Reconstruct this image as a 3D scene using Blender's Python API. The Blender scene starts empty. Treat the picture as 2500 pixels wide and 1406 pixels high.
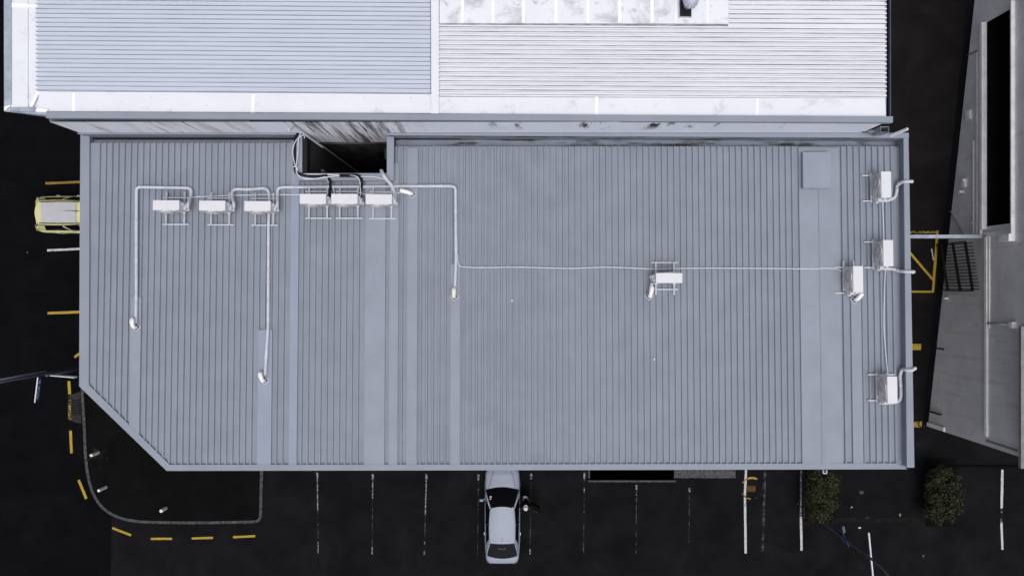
import bpy, bmesh, math, random
import numpy as np
from mathutils import Vector, Matrix
random.seed(7); rng = np.random.default_rng(7)
R = math.radians
S = bpy.context.scene
COL = S.collection

# ------------------------------------------------------------------ camera
CAMZ = 34.7          # metres above the car park
F = 1700.0           # focal length in photo pixels (2500 px wide)
CX, CY = 1250.0, 703.0
cd = bpy.data.cameras.new('camera'); cam = bpy.data.objects.new('camera', cd); COL.objects.link(cam)
cam.location = (0, 0, CAMZ); cam.rotation_euler = (0, 0, 0)
cd.sensor_fit = 'HORIZONTAL'; cd.sensor_width = 36.0; cd.lens = F / 2500 * 36.0
cd.clip_start = 0.1; cd.clip_end = 500
S.camera = cam
# ------------------------------------------------------------------ light: overcast
EL, AZ = R(73), R(168)
w = bpy.data.worlds.new('World'); S.world = w; w.use_nodes = True
nt = w.node_tree; nt.nodes.clear()
sky = nt.nodes.new('ShaderNodeTexSky'); sky.sky_type = 'NISHITA'; sky.sun_disc = False
sky.sun_elevation = EL; sky.sun_rotation = AZ; sky.air_density = 1.0; sky.dust_density = 6.0; sky.ozone_density = 1.0
hs = nt.nodes.new('ShaderNodeHueSaturation'); hs.inputs['Saturation'].default_value = 0.30
bg = nt.nodes.new('ShaderNodeBackground'); bg.inputs['Strength'].default_value = 0.15
wo = nt.nodes.new('ShaderNodeOutputWorld')
nt.links.new(sky.outputs[0], hs.inputs['Color']); nt.links.new(hs.outputs[0], bg.inputs['Color']); nt.links.new(bg.outputs[0], wo.inputs['Surface'])
sd = bpy.data.lights.new('sun', 'SUN'); sun = bpy.data.objects.new('sun', sd); COL.objects.link(sun)
sd.energy = 0.8; sd.angle = R(55); sd.color = (1.0, 0.985, 0.96)
sv = Vector((math.sin(AZ) * math.cos(EL), math.cos(AZ) * math.cos(EL), math.sin(EL)))
sun.rotation_euler = sv.to_track_quat('Z', 'Y').to_euler(); sun.location = (10, -5, 60)
vs = S.view_settings; vs.view_transform = 'Standard'; vs.look = 'None'; vs.gamma = 1; vs.use_curve_mapping = False
vs.exposure = -0.27

# ------------------------------------------------------------------ pixel -> place
def P(px, py, z=0.0):
    D = CAMZ - z
    return Vector(((px - CX) / F * D, (CY - py) / F * D, z))
RS = 0.03007                     # main roof falls towards its gutter
def zr(y): return 13.2 + (4.464 - y) * RS
def RP(px, py, dz=0.0):          # point on the main roof (offset dz)
    b = (CY - py) / F
    D = (CAMZ - 13.2 - 4.464 * RS - dz) / (1 - RS * b)
    return Vector(((px - CX) / F * D, b * D, CAMZ - D))
def zramp(y): return max(0.0, 0.177 * (y + 6.88))
def GP(px, py, dz=0.0):          # point on the alley ramp
    b = (CY - py) / F
    D = (CAMZ - 1.218 - dz) / (1 + 0.177 * b)
    v = Vector(((px - CX) / F * D, b * D, CAMZ - D))
    return v if v.z >= dz else P(px, py, dz)

# ------------------------------------------------------------------ materials
MATS = {}
def mat(name, col, rough=0.7, spec=0.3, var=0.12, scale=3.0, bump=0.0, bscale=40.0, metal=0.0, col2=None, detail=6, coat=0.0, lo=0.35, hi=0.65, stretch=(1,1,1)):
    if name in MATS: return MATS[name]
    m = bpy.data.materials.new(name); m.use_nodes = True; MATS[name] = m
    n = m.node_tree.nodes; l = m.node_tree.links; b = n['Principled BSDF']
    b.inputs['Roughness'].default_value = rough; b.inputs['Specular IOR Level'].default_value = spec
    b.inputs['Metallic'].default_value = metal; b.inputs['Coat Weight'].default_value = coat
    g = n.new('ShaderNodeNewGeometry'); mp = n.new('ShaderNodeMapping'); mp.inputs['Scale'].default_value = stretch
    l.new(g.outputs['Position'], mp.inputs['Vector'])
    t = n.new('ShaderNodeTexNoise'); t.inputs['Scale'].default_value = scale; t.inputs['Detail'].default_value = detail; t.inputs['Roughness'].default_value = 0.62
    l.new(mp.outputs[0], t.inputs['Vector'])
    rp = n.new('ShaderNodeMapRange'); rp.inputs['From Min'].default_value = lo; rp.inputs['From Max'].default_value = hi
    l.new(t.outputs['Fac'], rp.inputs['Value'])
    mx = n.new('ShaderNodeMix'); mx.data_type = 'RGBA'
    c2 = col2 if col2 else tuple(c * (1 - var) for c in col)
    c1 = col if col2 else tuple(min(1, c * (1 + var * .6)) for c in col)
    mx.inputs[6].default_value = (*c1, 1); mx.inputs[7].default_value = (*c2, 1)
    l.new(rp.outputs[0], mx.inputs[0]); l.new(mx.outputs[2], b.inputs['Base Color'])
    m['mix'] = mx.name
    if bump:
        t2 = n.new('ShaderNodeTexNoise'); t2.inputs['Scale'].default_value = bscale; t2.inputs['Detail'].default_value = 4
        l.new(g.outputs['Position'], t2.inputs['Vector'])
        bp = n.new('ShaderNodeBump'); bp.inputs['Strength'].default_value = bump; bp.inputs['Distance'].default_value = 0.02
        l.new(t2.outputs['Fac'], bp.inputs['Height']); l.new(bp.outputs[0], b.inputs['Normal'])
    return m
def add_layer(m, col, scale, lo, hi, stretch=(1,1,1), xr=None, zr_=None, dist=0.0, seed=0.0, yr=None, strength=1.0):
    """mix a stain colour over the material where a noise passes a threshold (and inside a world range)"""
    n = m.node_tree.nodes; l = m.node_tree.links; b = n['Principled BSDF']
    src = b.inputs['Base Color'].links[0].from_socket
    g = n.new('ShaderNodeNewGeometry'); mp = n.new('ShaderNodeMapping'); mp.inputs['Scale'].default_value = stretch; mp.inputs['Location'].default_value = (seed, seed * 1.7, seed * .3)
    l.new(g.outputs['Position'], mp.inputs['Vector'])
    t = n.new('ShaderNodeTexNoise'); t.inputs['Scale'].default_value = scale; t.inputs['Detail'].default_value = 8; t.inputs['Roughness'].default_value = 0.65; t.inputs['Distortion'].default_value = dist
    l.new(mp.outputs[0], t.inputs['Vector'])
    rp = n.new('ShaderNodeMapRange'); rp.inputs['From Min'].default_value = lo; rp.inputs['From Max'].default_value = hi
    l.new(t.outputs['Fac'], rp.inputs['Value']); fac = rp.outputs[0]
    sp = n.new('ShaderNodeSeparateXYZ'); l.new(g.outputs['Position'], sp.inputs[0])
    for axis, rr in ((0, xr), (1, yr), (2, zr_)):
        if not rr: continue
        a0, a1, b0, b1 = rr                      # ramps up a0..a1, down b0..b1
        u = n.new('ShaderNodeMapRange'); u.inputs['From Min'].default_value = a0; u.inputs['From Max'].default_value = a1; l.new(sp.outputs[axis], u.inputs['Value'])
        d = n.new('ShaderNodeMapRange'); d.inputs['From Min'].default_value = b0; d.inputs['From Max'].default_value = b1; d.inputs['To Min'].default_value = 1; d.inputs['To Max'].default_value = 0; l.new(sp.outputs[axis], d.inputs['Value'])
        for q in (u, d):
            mm = n.new('ShaderNodeMath'); mm.operation = 'MULTIPLY'; l.new(fac, mm.inputs[0]); l.new(q.outputs[0], mm.inputs[1]); fac = mm.outputs[0]
    if strength != 1:
        mm = n.new('ShaderNodeMath'); mm.operation = 'MULTIPLY'; l.new(fac, mm.inputs[0]); mm.inputs[1].default_value = strength; fac = mm.outputs[0]
    mx = n.new('ShaderNodeMix'); mx.data_type = 'RGBA'; mx.inputs[7].default_value = (*col, 1)
    l.new(src, mx.inputs[6]); l.new(fac, mx.inputs[0]); l.new(mx.outputs[2], b.inputs['Base Color'])
    return m

ROOF = (0.258, 0.285, 0.343)
M_roof = mat('grey_roof_paint', ROOF, .62, .18, .07, 1.3, bump=.05, bscale=60)
add_layer(M_roof, (0.20, 0.22, 0.268), 2.2, .52, .8, stretch=(3, .25, 1), strength=.5)
add_layer(M_roof, (0.33, 0.355, 0.44), 90, .68, .76, strength=.5)
M_flash = mat('grey_flashing', (0.282, 0.312, 0.376), .6, .18, .06, 1.1)
add_layer(M_flash, (0.22, 0.235, 0.3), 1.6, .55, .8, stretch=(2, .3, 1), strength=.4)
M_flash2 = mat('blue_grey_flashing', (0.292, 0.322, 0.415), .6, .18, .05, 1.1)
M_cap = mat('grey_capping', (0.268, 0.297, 0.358), .6, .18, .06, .9)
M_gut = mat('gutter_grey', (0.225, 0.248, 0.305), .7, .15, .12, 1.6)
add_layer(M_gut, (0.03, 0.028, 0.024), 1.1, .50, .62, stretch=(.6, 3, 3), xr=(-3.4, -2.6, 11, 12), strength=.95)
M_white = mat('white_membrane', (0.76, 0.78, 0.85), .6, .2, .03, .7)
add_layer(M_white, (0.36, 0.37, 0.43), 1.35, .57, .72, dist=.6, seed=3, strength=.5)
add_layer(M_white, (0.30, 0.31, 0.36), 5, .62, .74, dist=.4, seed=9, strength=.5)
M_mem = mat('stained_membrane', (0.78, 0.80, 0.87), .6, .2, .03, .7)
add_layer(M_mem, (0.34, 0.35, 0.40), 1.1, .50, .66, dist=.5, seed=3, strength=.7)
add_layer(M_mem, (0.25, 0.25, 0.29), 4, .58, .72, dist=.4, seed=9, strength=.6)
M_bright = mat('white_sealant', (0.90, 0.91, 0.95), .6, .2, .03, 4)
M_corL = mat('pale_blue_corrugated', (0.575, 0.625, 0.725), .5, .25, .05, .8, stretch=(.3, 4, 1))
M_corR = mat('white_corrugated', (0.76, 0.77, 0.84), .55, .25, .05, .8, stretch=(.3, 4, 1))
add_layer(M_corR, (0.33, 0.33, 0.36), 2.1, .60, .74, stretch=(.6, 9, 1), seed=5, strength=.6)
add_layer(M_corL, (0.38, 0.40, 0.47), 2.1, .66, .76, stretch=(.45, 6, 1), seed=15, strength=.5)
M_corLshade = mat('blue_rib_shade', (.40, .43, .51), .7, .15, .3, 1.2, col2=(.26, .285, .345), stretch=(.5, 8, 1))  # painted shade for the south flanks of the blue ribs
M_ribshade = mat('rib_shade_grime', (.50, .50, .54), .8, .1, .4, 1.2, col2=(.17, .17, .19), stretch=(.5, 8, 1), lo=.42, hi=.66)  # shade painted on the white ribs' south flanks, broken up with dirt
M_swageshade = mat('pale_swage_shade', (.70, .71, .77), .8, .1, .3, 1.2, col2=(.42, .42, .46), stretch=(.5, 8, 1))  # fainter painted shade on the south flanks of the swages
M_galv = mat('weathered_galvanised', (0.40, 0.45, 0.53), .5, .3, .3, 3.5, col2=(.27, .31, .38))
M_wallw = mat('painted_wall', (0.80, 0.83, 0.92), .7, .15, .05, 1.0, stretch=(1, 1, .5))
add_layer(M_wallw, (0.42, 0.31, 0.24), 1.1, .52, .66, stretch=(1.6, 1, .3), xr=(-13, -12, -3, -2), seed=2, strength=.45)
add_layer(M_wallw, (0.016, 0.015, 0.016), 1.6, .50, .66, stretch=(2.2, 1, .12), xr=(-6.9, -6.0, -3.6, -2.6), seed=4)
add_layer(M_wallw, (0.02, 0.02, 0.022), 1.5, .55, .64, stretch=(1.2, 1, .3), xr=(-1, 0, 9, 10), zr_=(13.9, 14.5, 16, 17), seed=6)
add_layer(M_wallw, (0.12, 0.05, 0.025), 2.2, .585, .63, stretch=(3.0, 1, .08), xr=(-13, -12, -3.5, -3), seed=12)
M_steel = mat('rail_steel', (0.62, 0.64, 0.70), .45, .4, .06, 6)
M_ac = mat('ac_white', (0.70, 0.70, 0.75), .45, .3, .03, 3)
M_acf = mat('ac_front_grey', (0.58, 0.57, 0.58), .5, .3, .05, 8)
M_acd = mat('ac_dark', (0.16, 0.16, 0.17), .6, .3, .1, 8)
M_pipe = mat('white_trunking', (0.57, 0.59, 0.655), .6, .2, .12, 4)
M_cable = mat('white_cable', (0.66, 0.68, 0.75), .5, .25, .05, 5)
M_cowl = mat('bright_cowl', (0.88, 0.88, 0.90), .45, .3, .03, 5)
M_black = mat('black_rubber', (0.012, 0.012, 0.016), .7, .2, .2, 5)
ASP = (0.0088, 0.0088, 0.0106)
def asphalt(name, c, k=1.0):
    m = mat(name, c, .9, .04, .25, .8, bump=.3, bscale=80)
    add_layer(m, tuple(x * .5 for x in c), .35, .45, .7, seed=k, dist=.5, strength=.6)
    add_layer(m, tuple(x * 2.2 for x in c), 60, .62, .72, seed=k, strength=.5)
    add_layer(m, tuple(x * 2.3 for x in c), .45, .52, .78, seed=k + 5, dist=.8, strength=.45)
    return m
M_asp = asphalt('car_park_asphalt', ASP, 1)
add_layer(M_asp, (.002, .002, .0025), 3.5, .66, .72, yr=(-12.3, -11.9, -10, -9), seed=8)
M_road = asphalt('road_asphalt', (0.0040, 0.0042, 0.0056), 2)
M_foot = asphalt('footpath_asphalt', (0.0050, 0.0048, 0.0054), 3)
M_ramp = asphalt('ramp_asphalt', (0.0115, 0.0104, 0.0106), 4)
M_kerb = mat('kerb_concrete', (0.10, 0.10, 0.105), .9, .1, .5, 7, col2=(.035, .035, .038), bump=.3)
M_slab = mat('old_concrete', (0.11, 0.11, 0.115), .9, .1, .5, 9, col2=(.04, .04, .042), bump=.3)
def paint(name, c, lo, hi, under=ASP, sc=9):
    m = mat(name, c, .8, .1, .1, 3)
    add_layer(m, under, sc, lo, hi, seed=3)
    add_layer(m, under, sc * 4, lo + .12, hi + .1, seed=13)
    return m
M_line = paint('white_line', (0.52, 0.52, 0.54), .58, .66)
M_lineworn = paint('worn_white_line', (0.30, 0.30, 0.31), .42, .52, sc=4)
M_linefaint = paint('faint_white_line', (0.07, 0.07, 0.074), .43, .53, sc=4)
M_yel = paint('yellow_line', (0.40, 0.27, 0.045), .62, .7, under=(.03, .022, .01))
M_yelw = paint('worn_yellow_line', (0.35, 0.23, 0.05), .47, .56)
M_yeld = paint('ochre_line', (0.27, 0.165, 0.045), .6, .75)
M_conc = mat('neighbour_render', (0.66, 0.66, 0.70), .85, .1, .10, .9, bump=.15, bscale=30)
add_layer(M_conc, (0.50, 0.49, 0.49), .8, .55, .75, stretch=(1, .5, 2), seed=7, strength=.6)
add_layer(M_conc, (0.44, 0.43, 0.42), 1.3, .54, .70, stretch=(1, 2.2, .15), seed=21, strength=.6)
add_layer(M_conc, (0.30, 0.29, 0.285), 5, .60, .74, stretch=(1, 1, .5), seed=31, strength=.5)
M_conc2 = mat('neighbour_trim', (0.86, 0.85, 0.85), .8, .1, .12, 2)
add_layer(M_conc2, (0.28, 0.22, 0.18), 3, .62, .72, seed=4, strength=.6)
M_slabc = mat('neighbour_slab', (0.25, 0.245, 0.245), .85, .1, .2, 2.5)
M_dark = mat('dark_interior', (0.006, 0.006, 0.007), .9, .05, .2, 2)
M_blackst = mat('black_steel', (0.010, 0.010, 0.012), .5, .3, .2, 5)
M_greypole = mat('pole_steel', (0.085, 0.095, 0.14), .45, .35, .25, 6)
M_bluep = mat('sign_blue', (0.012, 0.045, 0.20), .5, .3, .1, 6)
M_signw = mat('sign_white', (0.72, 0.73, 0.76), .5, .3, .05, 6)
M_leaf = mat('leaf_olive', (0.058, 0.064, 0.016), .6, .25, .5, 9, col2=(.014, .019, .007))
M_leafd = mat('leaf_dark', (0.022, 0.027, 0.011), .6, .25, .5, 9, col2=(.007, .009, .005))
M_leafr = mat('leaf_russet', (0.045, 0.028, 0.022), .7, .2, .5, 9, col2=(.02, .014, .012))
M_bark = mat('bark', (0.035, 0.028, 0.022), .9, .1, .3, 12)
M_straw = mat('dry_grass', (0.06, 0.05, 0.036), .9, .1, .5, 9)
M_silver = mat('silver_car_paint', (0.285, 0.315, 0.41), .4, .35, .03, 3, coat=.1)
M_yelcar = mat('yellow_car_paint', (0.62, 0.605, 0.31), .45, .3, .03, 3, coat=.05)
M_roofpan = mat('grey_white_roof_panel', (0.46, 0.46, 0.50), .5, .3, .05, 3)
M_glass = mat('car_glass', (0.004, 0.004, 0.006), .08, .25, .1, 3)
M_tyre = mat('tyre', (0.012, 0.012, 0.012), .9, .1, .1, 5)
M_rim = mat('rim', (0.35, 0.35, 0.37), .35, .5, .1, 5)
M_red = mat('tail_lens', (0.12, 0.008, 0.03), .3, .4, .1, 5)
M_lamp = mat('clear_lens', (0.55, 0.57, 0.60), .2, .5, .05, 5)
M_trim = mat('black_trim', (0.010, 0.010, 0.012), .6, .3, .1, 5)
M_skin = mat('skin', (0.17, 0.10, 0.075), .6, .3, .05, 9)
M_jacket = mat('dark_brown_jacket', (0.020, 0.014, 0.013), .85, .1, .2, 9)
M_trous = mat('black_trousers', (0.010, 0.010, 0.014), .9, .1, .2, 9)
M_cream = mat('off_white_cloth', (0.62, 0.61, 0.62), .8, .1, .05, 9)

# ------------------------------------------------------------------ mesh helpers
class MB:
    def __init__(s): s.v = []; s.f = []; s.m = []; s.mi = 0
    def add(s, vs, fs):
        o = len(s.v); s.v += [tuple(v) for v in vs]
        for f in fs: s.f.append(tuple(i + o for i in f)); s.m.append(s.mi)
        return s
    def box(s, c, sz, rz=0.0, M=None):
        hx, hy, hz = sz[0] / 2, sz[1] / 2, sz[2] / 2
        vs = [Vector((x * hx, y * hy, z * hz)) for z in (-1, 1) for y in (-1, 1) for x in (-1, 1)]
        mt = Matrix.Translation(Vector(c)) @ (M if M else Matrix.Rotation(rz, 4, 'Z'))
        return s.add([mt @ v for v in vs], [(0, 2, 3, 1), (4, 5, 7, 6), (0, 1, 5, 4), (1, 3, 7, 5), (3, 2, 6, 7), (2, 0, 4, 6)])
    def prism(s, top, h):            # polygon (Vectors, ccw from above), thickness h downwards (number or list)
        n = len(top)
        hs_ = h if isinstance(h, (list, tuple)) else [h] * n
        bot = [Vector((t.x, t.y, t.z - k)) for t, k in zip(top, hs_)]
        fs = [tuple(range(n)), tuple(range(2 * n - 1, n - 1, -1))]
        fs += [(i, n + i, n + (i + 1) % n, (i + 1) % n) for i in range(n)]
        return s.add(list(top) + bot, fs)
    def sheet(s, pts): return s.add(pts, [tuple(range(len(pts)))])
    def tube(s, pts, r, n=8, cap=True):
        pts = [Vector(p) for p in pts]
        rs = r if isinstance(r, (list, tuple)) else [r] * len(pts)
        T = []
        for i in range(len(pts)):
            a = pts[max(0, i - 1)]; b = pts[min(len(pts) - 1, i + 1)]; T.append((b - a).normalized())
        u = T[0].orthogonal().normalized(); vs = []
        for i, p in enumerate(pts):
            u = (u - T[i] * u.dot(T[i])).normalized(); w_ = T[i].cross(u)
            for k in range(n):
                a = 2 * math.pi * k / n; vs.append(p + (u * math.cos(a) + w_ * math.sin(a)) * rs[i])
        fs = []
        for i in range(len(pts) - 1):
            for k in range(n):
                a = i * n + k; b = i * n + (k + 1) % n; fs.append((a, b, b + n, a + n))
        if cap: fs.append(tuple(range(n - 1, -1, -1))); fs.append(tuple(range((len(pts) - 1) * n, len(pts) * n)))
        return s.add(vs, fs)
    def lathe(s, c, prof, n=16, axis='Z'):   # prof [(r,z)]
        vs = []
        for r_, z_ in prof:
            for k in range(n):
                a = 2 * math.pi * k / n; q = Vector((r_ * math.cos(a), r_ * math.sin(a), z_))
                if axis == 'X': q = Vector((q.z, q.x, q.y))
                elif axis == 'Y': q = Vector((q.x, q.z, q.y))
                vs.append(Vector(c) + q)
        fs = []
        for i in range(len(prof) - 1):
            for k in range(n):
                a = i * n + k; b = i * n + (k + 1) % n; fs.append((a, b, b + n, a + n))
        fs.append(tuple(range(n - 1, -1, -1))); fs.append(tuple(range((len(prof) - 1) * n, len(prof) * n)))
        return s.add(vs, fs)
    def mesh(s, name, mats, smooth=False, fix=True):
        me = bpy.data.meshes.new(name); me.from_pydata(s.v, [], s.f)
        for m in (mats if isinstance(mats, (list, tuple)) else [mats]): me.materials.append(m)
        for p, i in zip(me.polygons, s.m): p.material_index = i
        if fix:
            bm = bmesh.new(); bm.from_mesh(me); bmesh.ops.recalc_face_normals(bm, faces=bm.faces)
            bm.to_mesh(me); bm.free()
        if smooth:
            for p in me.polygons: p.use_smooth = True
        return me
    def build(s, name, mats, parent=None, smooth=False, fix=True):
        return obj(name, s.mesh(name, mats, smooth, fix), parent)
def obj(name, me, parent=None, local=False):
    o = bpy.data.objects.new(name, me); COL.objects.link(o)
    if parent is not None:
        o.parent = parent
        if not local: o.matrix_parent_inverse = world_of(parent).inverted()
    return o
def world_of(o):
    return Matrix.LocRotScale(o.location, o.rotation_euler, o.scale) if o.parent is None else \
        world_of(o.parent) @ o.matrix_parent_inverse @ Matrix.LocRotScale(o.location, o.rotation_euler, o.scale)
def tag(o, label, cat, group=None):
    o['label'] = label; o['category'] = cat
    if group: o['group'] = group
    return o
def thing(name, label, cat, loc=(0, 0, 0), rz=0.0, group=None):
    o = bpy.data.objects.new(name, None); COL.objects.link(o); o.empty_display_size = .2
    o.location = loc; o.rotation_euler = (0, 0, rz); return tag(o, label, cat, group)
def struct(o): o['kind'] = 'structure'; return o
def smooth_path(pts, n=6):
    pts = [Vector(p) for p in pts]; out = []
    q = [pts[0] * 2 - pts[1]] + pts + [pts[-1] * 2 - pts[-2]]
    for i in range(1, len(q) - 2):
        for k in range(n):
            t = k / n; a, b, c, d = q[i - 1], q[i], q[i + 1], q[i + 2]
            out.append(.5 * ((2 * b) + (c - a) * t + (2 * a - 5 * b + 4 * c - d) * t * t + (3 * b - a - 3 * c + d) * t ** 3))
    out.append(pts[-1]); return out
def rounded(pts, rad=.2, n=5):                       # polyline with rounded corners
    pts = [Vector(p) for p in pts]; out = [pts[0]]
    for i in range(1, len(pts) - 1):
        a, b, c = pts[i - 1], pts[i], pts[i + 1]
        r_ = min(rad, (a - b).length * .49, (c - b).length * .49)
        p0 = b + (a - b).normalized() * r_; p2 = b + (c - b).normalized() * r_
        for k in range(n + 1):
            t = k / n; out.append(p0 * (1 - t) ** 2 + b * 2 * t * (1 - t) + p2 * t * t)
    out.append(pts[-1]); return out
def ribmesh(a, b, wdir, wb, wt, h, name, m):          # trapezoid rib from a to b
    wv = Vector(wdir)
    mb = MB(); vs = []
    for p in (a, b):
        vs += [p - wv * wb / 2 + Vector((0, 0, -.01)), p - wv * wt / 2 + Vector((0, 0, h)), p + wv * wt / 2 + Vector((0, 0, h)), p + wv * wb / 2 + Vector((0, 0, -.01))]
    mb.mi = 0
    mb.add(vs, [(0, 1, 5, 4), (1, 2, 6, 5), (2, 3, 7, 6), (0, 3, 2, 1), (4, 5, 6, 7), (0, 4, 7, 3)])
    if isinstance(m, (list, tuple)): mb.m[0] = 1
    return mb.mesh(name, m)

# ================================================================== SETTING
# ground sheet with a hole for the basement light well
hx0, hx1 = P(1440, 0).x, P(1645, 0).x; hy0, hy1 = P(0, 1171).y, -6.3
xs = [-90, hx0, hx1, 90]; ys = [-90, hy0, hy1, 90]
mb = MB()
for i in range(3):
    for j in range(3):
        if i == 1 and j == 1: continue
        mb.add([(xs[i], ys[j], 0), (xs[i + 1], ys[j], 0), (xs[i + 1], ys[j + 1], 0), (xs[i], ys[j + 1], 0)], [(0, 1, 2, 3)])
ground = struct(mb.build('ground', M_asp))
# road (darker seal) on the left
rd = [P(-1500, -900, .004), P(-1500, 2400, .004), P(262, 2400, .004), P(272, 1262, .004), P(330, 1262, .004), P(330, -900, .004)]
road = struct(MB().sheet(rd).build('road', M_road))
# footpath corner with kerb stones
kp = [(196, 760), (198, 945), (203, 1040), (206, 1110), (213, 1165), (226, 1207), (249, 1241), (282, 1262), (322, 1273), (380, 1277), (480, 1278), (560, 1277), (622, 1275.5), (634, 1271), (638.5, 1260), (640, 1200), (643, 1100)]
KC = smooth_path([P(x, y, .12) for x, y in kp], 8)
poly = KC + [Vector((P(643, 0).x, -.5, .12)), Vector((KC[0].x, -.5, .12))]
footpath = struct(MB().prism(poly, .13).build('footpath', M_foot))
# resample kerb into stones
L = [0]
for a, b in zip(KC, KC[1:]): L.append(L[-1] + (b - a).length)
def kat(s_):
    s_ = max(0, min(L[-1], s_))
    for i in range(len(KC) - 1):
        if L[i + 1] >= s_:
            return KC[i].lerp(KC[i + 1], (s_ - L[i]) / max(1e-6, L[i + 1] - L[i]))
    return KC[-1]
s_ = 1.5
while s_ < L[-1] - .3:
    ln = random.uniform(.78, .95); sub = 4; top = []; bk = []
    for k in range(sub + 1):
        q = s_ + (ln - .018) * k / sub; p = kat(q); t = (kat(q + .03) - kat(q - .03)).normalized(); nrm = Vector((-t.y, t.x, 0))
        dz = Vector((0, 0, .012 + random.uniform(-.003, .003)))
        top.append(p - nrm * .01 + dz); bk.append(p + nrm * .125 + dz)
    MB().prism(top + bk[::-1], .15).build('kerb_stone', M_kerb, footpath)
    s_ += ln

# painted markings (parts of the ground / road)
def strip(a, b, wd, m, parent, name='painted_line', proj=None, z=.006):
    A, B = (proj(*a, z), proj(*b, z)) if proj else (P(*a, z), P(*b, z))
    d = (B - A).normalized(); nn = Vector((-d.y, d.x, 0)) * wd / 2
    k = max(1, int((B - A).length / .4)); mb = MB(); l_ = []; r_ = []
    for i in range(k + 1):
        p = A.lerp(B, i / k); j = random.uniform(.86, 1.06)
        l_.append(p + nn * j); r_.append(p - nn * random.uniform(.86, 1.06))
    mb.sheet(r_ + l_[::-1]); return mb.build(name, m, parent)
M_linetop = paint('scuffed_white_line', (0.30, 0.30, 0.31), .47, .57, sc=11)
for x0, y0, x1, y1, k1, k2 in [(774.5, 1151, 777, 1350, .48, .86), (910, 1157, 908.5, 1352, .30, .88), (1041, 1157, 1036, 1353, .52, .80), (1168, 1158, 1166, 1352, .22, 2), (1297, 1155, 1294, 1352, .16, .93), (1427, 1153, 1424.5, 1352, .24, .93), (1554, 1183, 1553, 1352, .16, 2), (1683.5, 1191, 1682, 1330, .12, 2)]:
    def lp(t_): return (x0 + (x1 - x0) * t_, y0 + (y1 - y0) * t_)
    strip(lp(0), lp(.07), .10, M_linetop, ground)
    strip(lp(.072), lp(k1), .055, M_linetop if x0 < 1100 else M_lineworn, ground)
    strip(lp(k1 + .002), lp(min(k2, 1) - .002), .045, M_linefaint, ground)
    if k2 < 1: strip(lp(k2), lp(1), .06, M_lineworn, ground)
for x0, y0, x1, y1, wd, m in [(1868, 1150, 1862, 1345, .12, M_linefaint), (1821.5, 1146, 1818.5, 1205, .12, M_line), (1818.5, 1205.5, 1820.5, 1350, .12, M_line), (1956, 1148, 1955, 1259, .10, M_linetop), (1955.5, 1260, 1957, 1343, .12, M_line), (2447.5, 1146, 2445.5, 1240, .125, M_line), (2445.5, 1241, 2445, 1275, .09, M_lineworn), (2445, 1276, 2447.5, 1341, .12, M_line)]:
    strip((x0, y0), (x1, y1), wd, m, ground)
for a, b, wd, m in [((168, 930), (170, 962), .15, M_yel), ((172, 1051), (174.5, 1106), .135, M_yel), ((191.5, 1171), (211, 1217), .135, M_yel),
        ((111, 448), (230, 443), .12, M_yeld), ((116, 764.5), (230, 760), .135, M_yel), ((182, 872), (212, 848), .12, M_yel)]:
    strip(a, b, wd, m, road, z=.009)
strip((115, 611.5), (230, 606), .115, M_line, road, z=.009)
for a, b in [((274, 1288), (320, 1306)), ((368, 1314.5), (420, 1314.5)), ((468, 1313.5), (520, 1312)), ((569, 1310.5), (623, 1308))]:
    strip(a, b, .115, M_yel, ground if a[0] > 272 else road, z=.009)
# worn yellow ring with a marked cover
def arc(cx, cy, r0, a0, a1, wd, m):
    mb = MB(); o_ = []; i_ = []
    for k in range(13):
        a = R(a0 + (a1 - a0) * k / 12); o_.append(P(cx + (r0 + wd / 2) * math.cos(a), cy - (r0 + wd / 2) * math.sin(a), .010)); i_.append(P(cx + (r0 - wd / 2) * math.cos(a), cy - (r0 - wd / 2) * math.sin(a), .010))
    mb.sheet(o_ + i_[::-1]); return mb.build('painted_ring', m, ground)
arc(1836, 1192, 26, 62, 112, 4.5, M_yel); arc(1836, 1192, 26, 112, 150, 3.5, M_yelw); arc(1836, 1192, 26, 205, 262, 3, M_yelw); arc(1836, 1192, 26, 285, 395, 1.6, M_linefaint)
mb = MB()
for i in range(9):
    for j in range(6):
        p = P(1825 + i * 2.3, 1186 + j * 2.4 + (i % 2) * 1.2, .012); mb.box(p, (.026, .026, .012), R(45))
o = mb.build('tactile_studs', M_yeld, ground); o['kind'] = 'stuff'
# alley ramp
mb = MB(); N = 24; pts = []
for i in range(N + 1):
    y = -6.88 + (17 + 6.88) * i / N
    pts += [Vector((9.5, y, zramp(y) + .006)), Vector((20.9, y, zramp(y) + .006))]
mb.add(pts, [(2 * i, 2 * i + 1, 2 * i + 3, 2 * i + 2) for i in range(N)])
mb.add([(9.5, -6.88, .006), (20.9, -6.88, .006), (20.9, 17, 4.2), (9.5, 17, 4.2), (9.5, 17, -.2), (20.9, 17, -.2)], [(3, 2, 5, 4)])
ramp = struct(mb.build('alley_ramp', M_ramp, fix=False))
g4 = dict(parent=ramp, proj=GP, z=.012)
strip((2205, 566.5), (2289, 566), .13, M_yelw, **g4); strip((2289, 563), (2277.5, 714), .13, M_yel, **g4)
strip((2205, 711.5), (2276, 711.5), .12, M_yel, **g4); strip((2215, 609), (2279, 684), .13, M_yel, **g4)

# concrete slab by the facade
mb = MB(); random.seed(3)
e = [(1650, 1120), (1650, 1166)] + [(1650 + 6.1 * k, 1166.5 + random.uniform(-.7, .9)) for k in range(1, 24)] + [(1796, 1166), (1796, 1120)]
MB().prism([P(x, y, .03) for x, y in e], .04).build('concrete_slab', M_slab).update_tag()
tag(bpy.data.objects['concrete_slab'], 'rough pale concrete slab at the foot of the grey-roofed building', 'slab')
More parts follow.
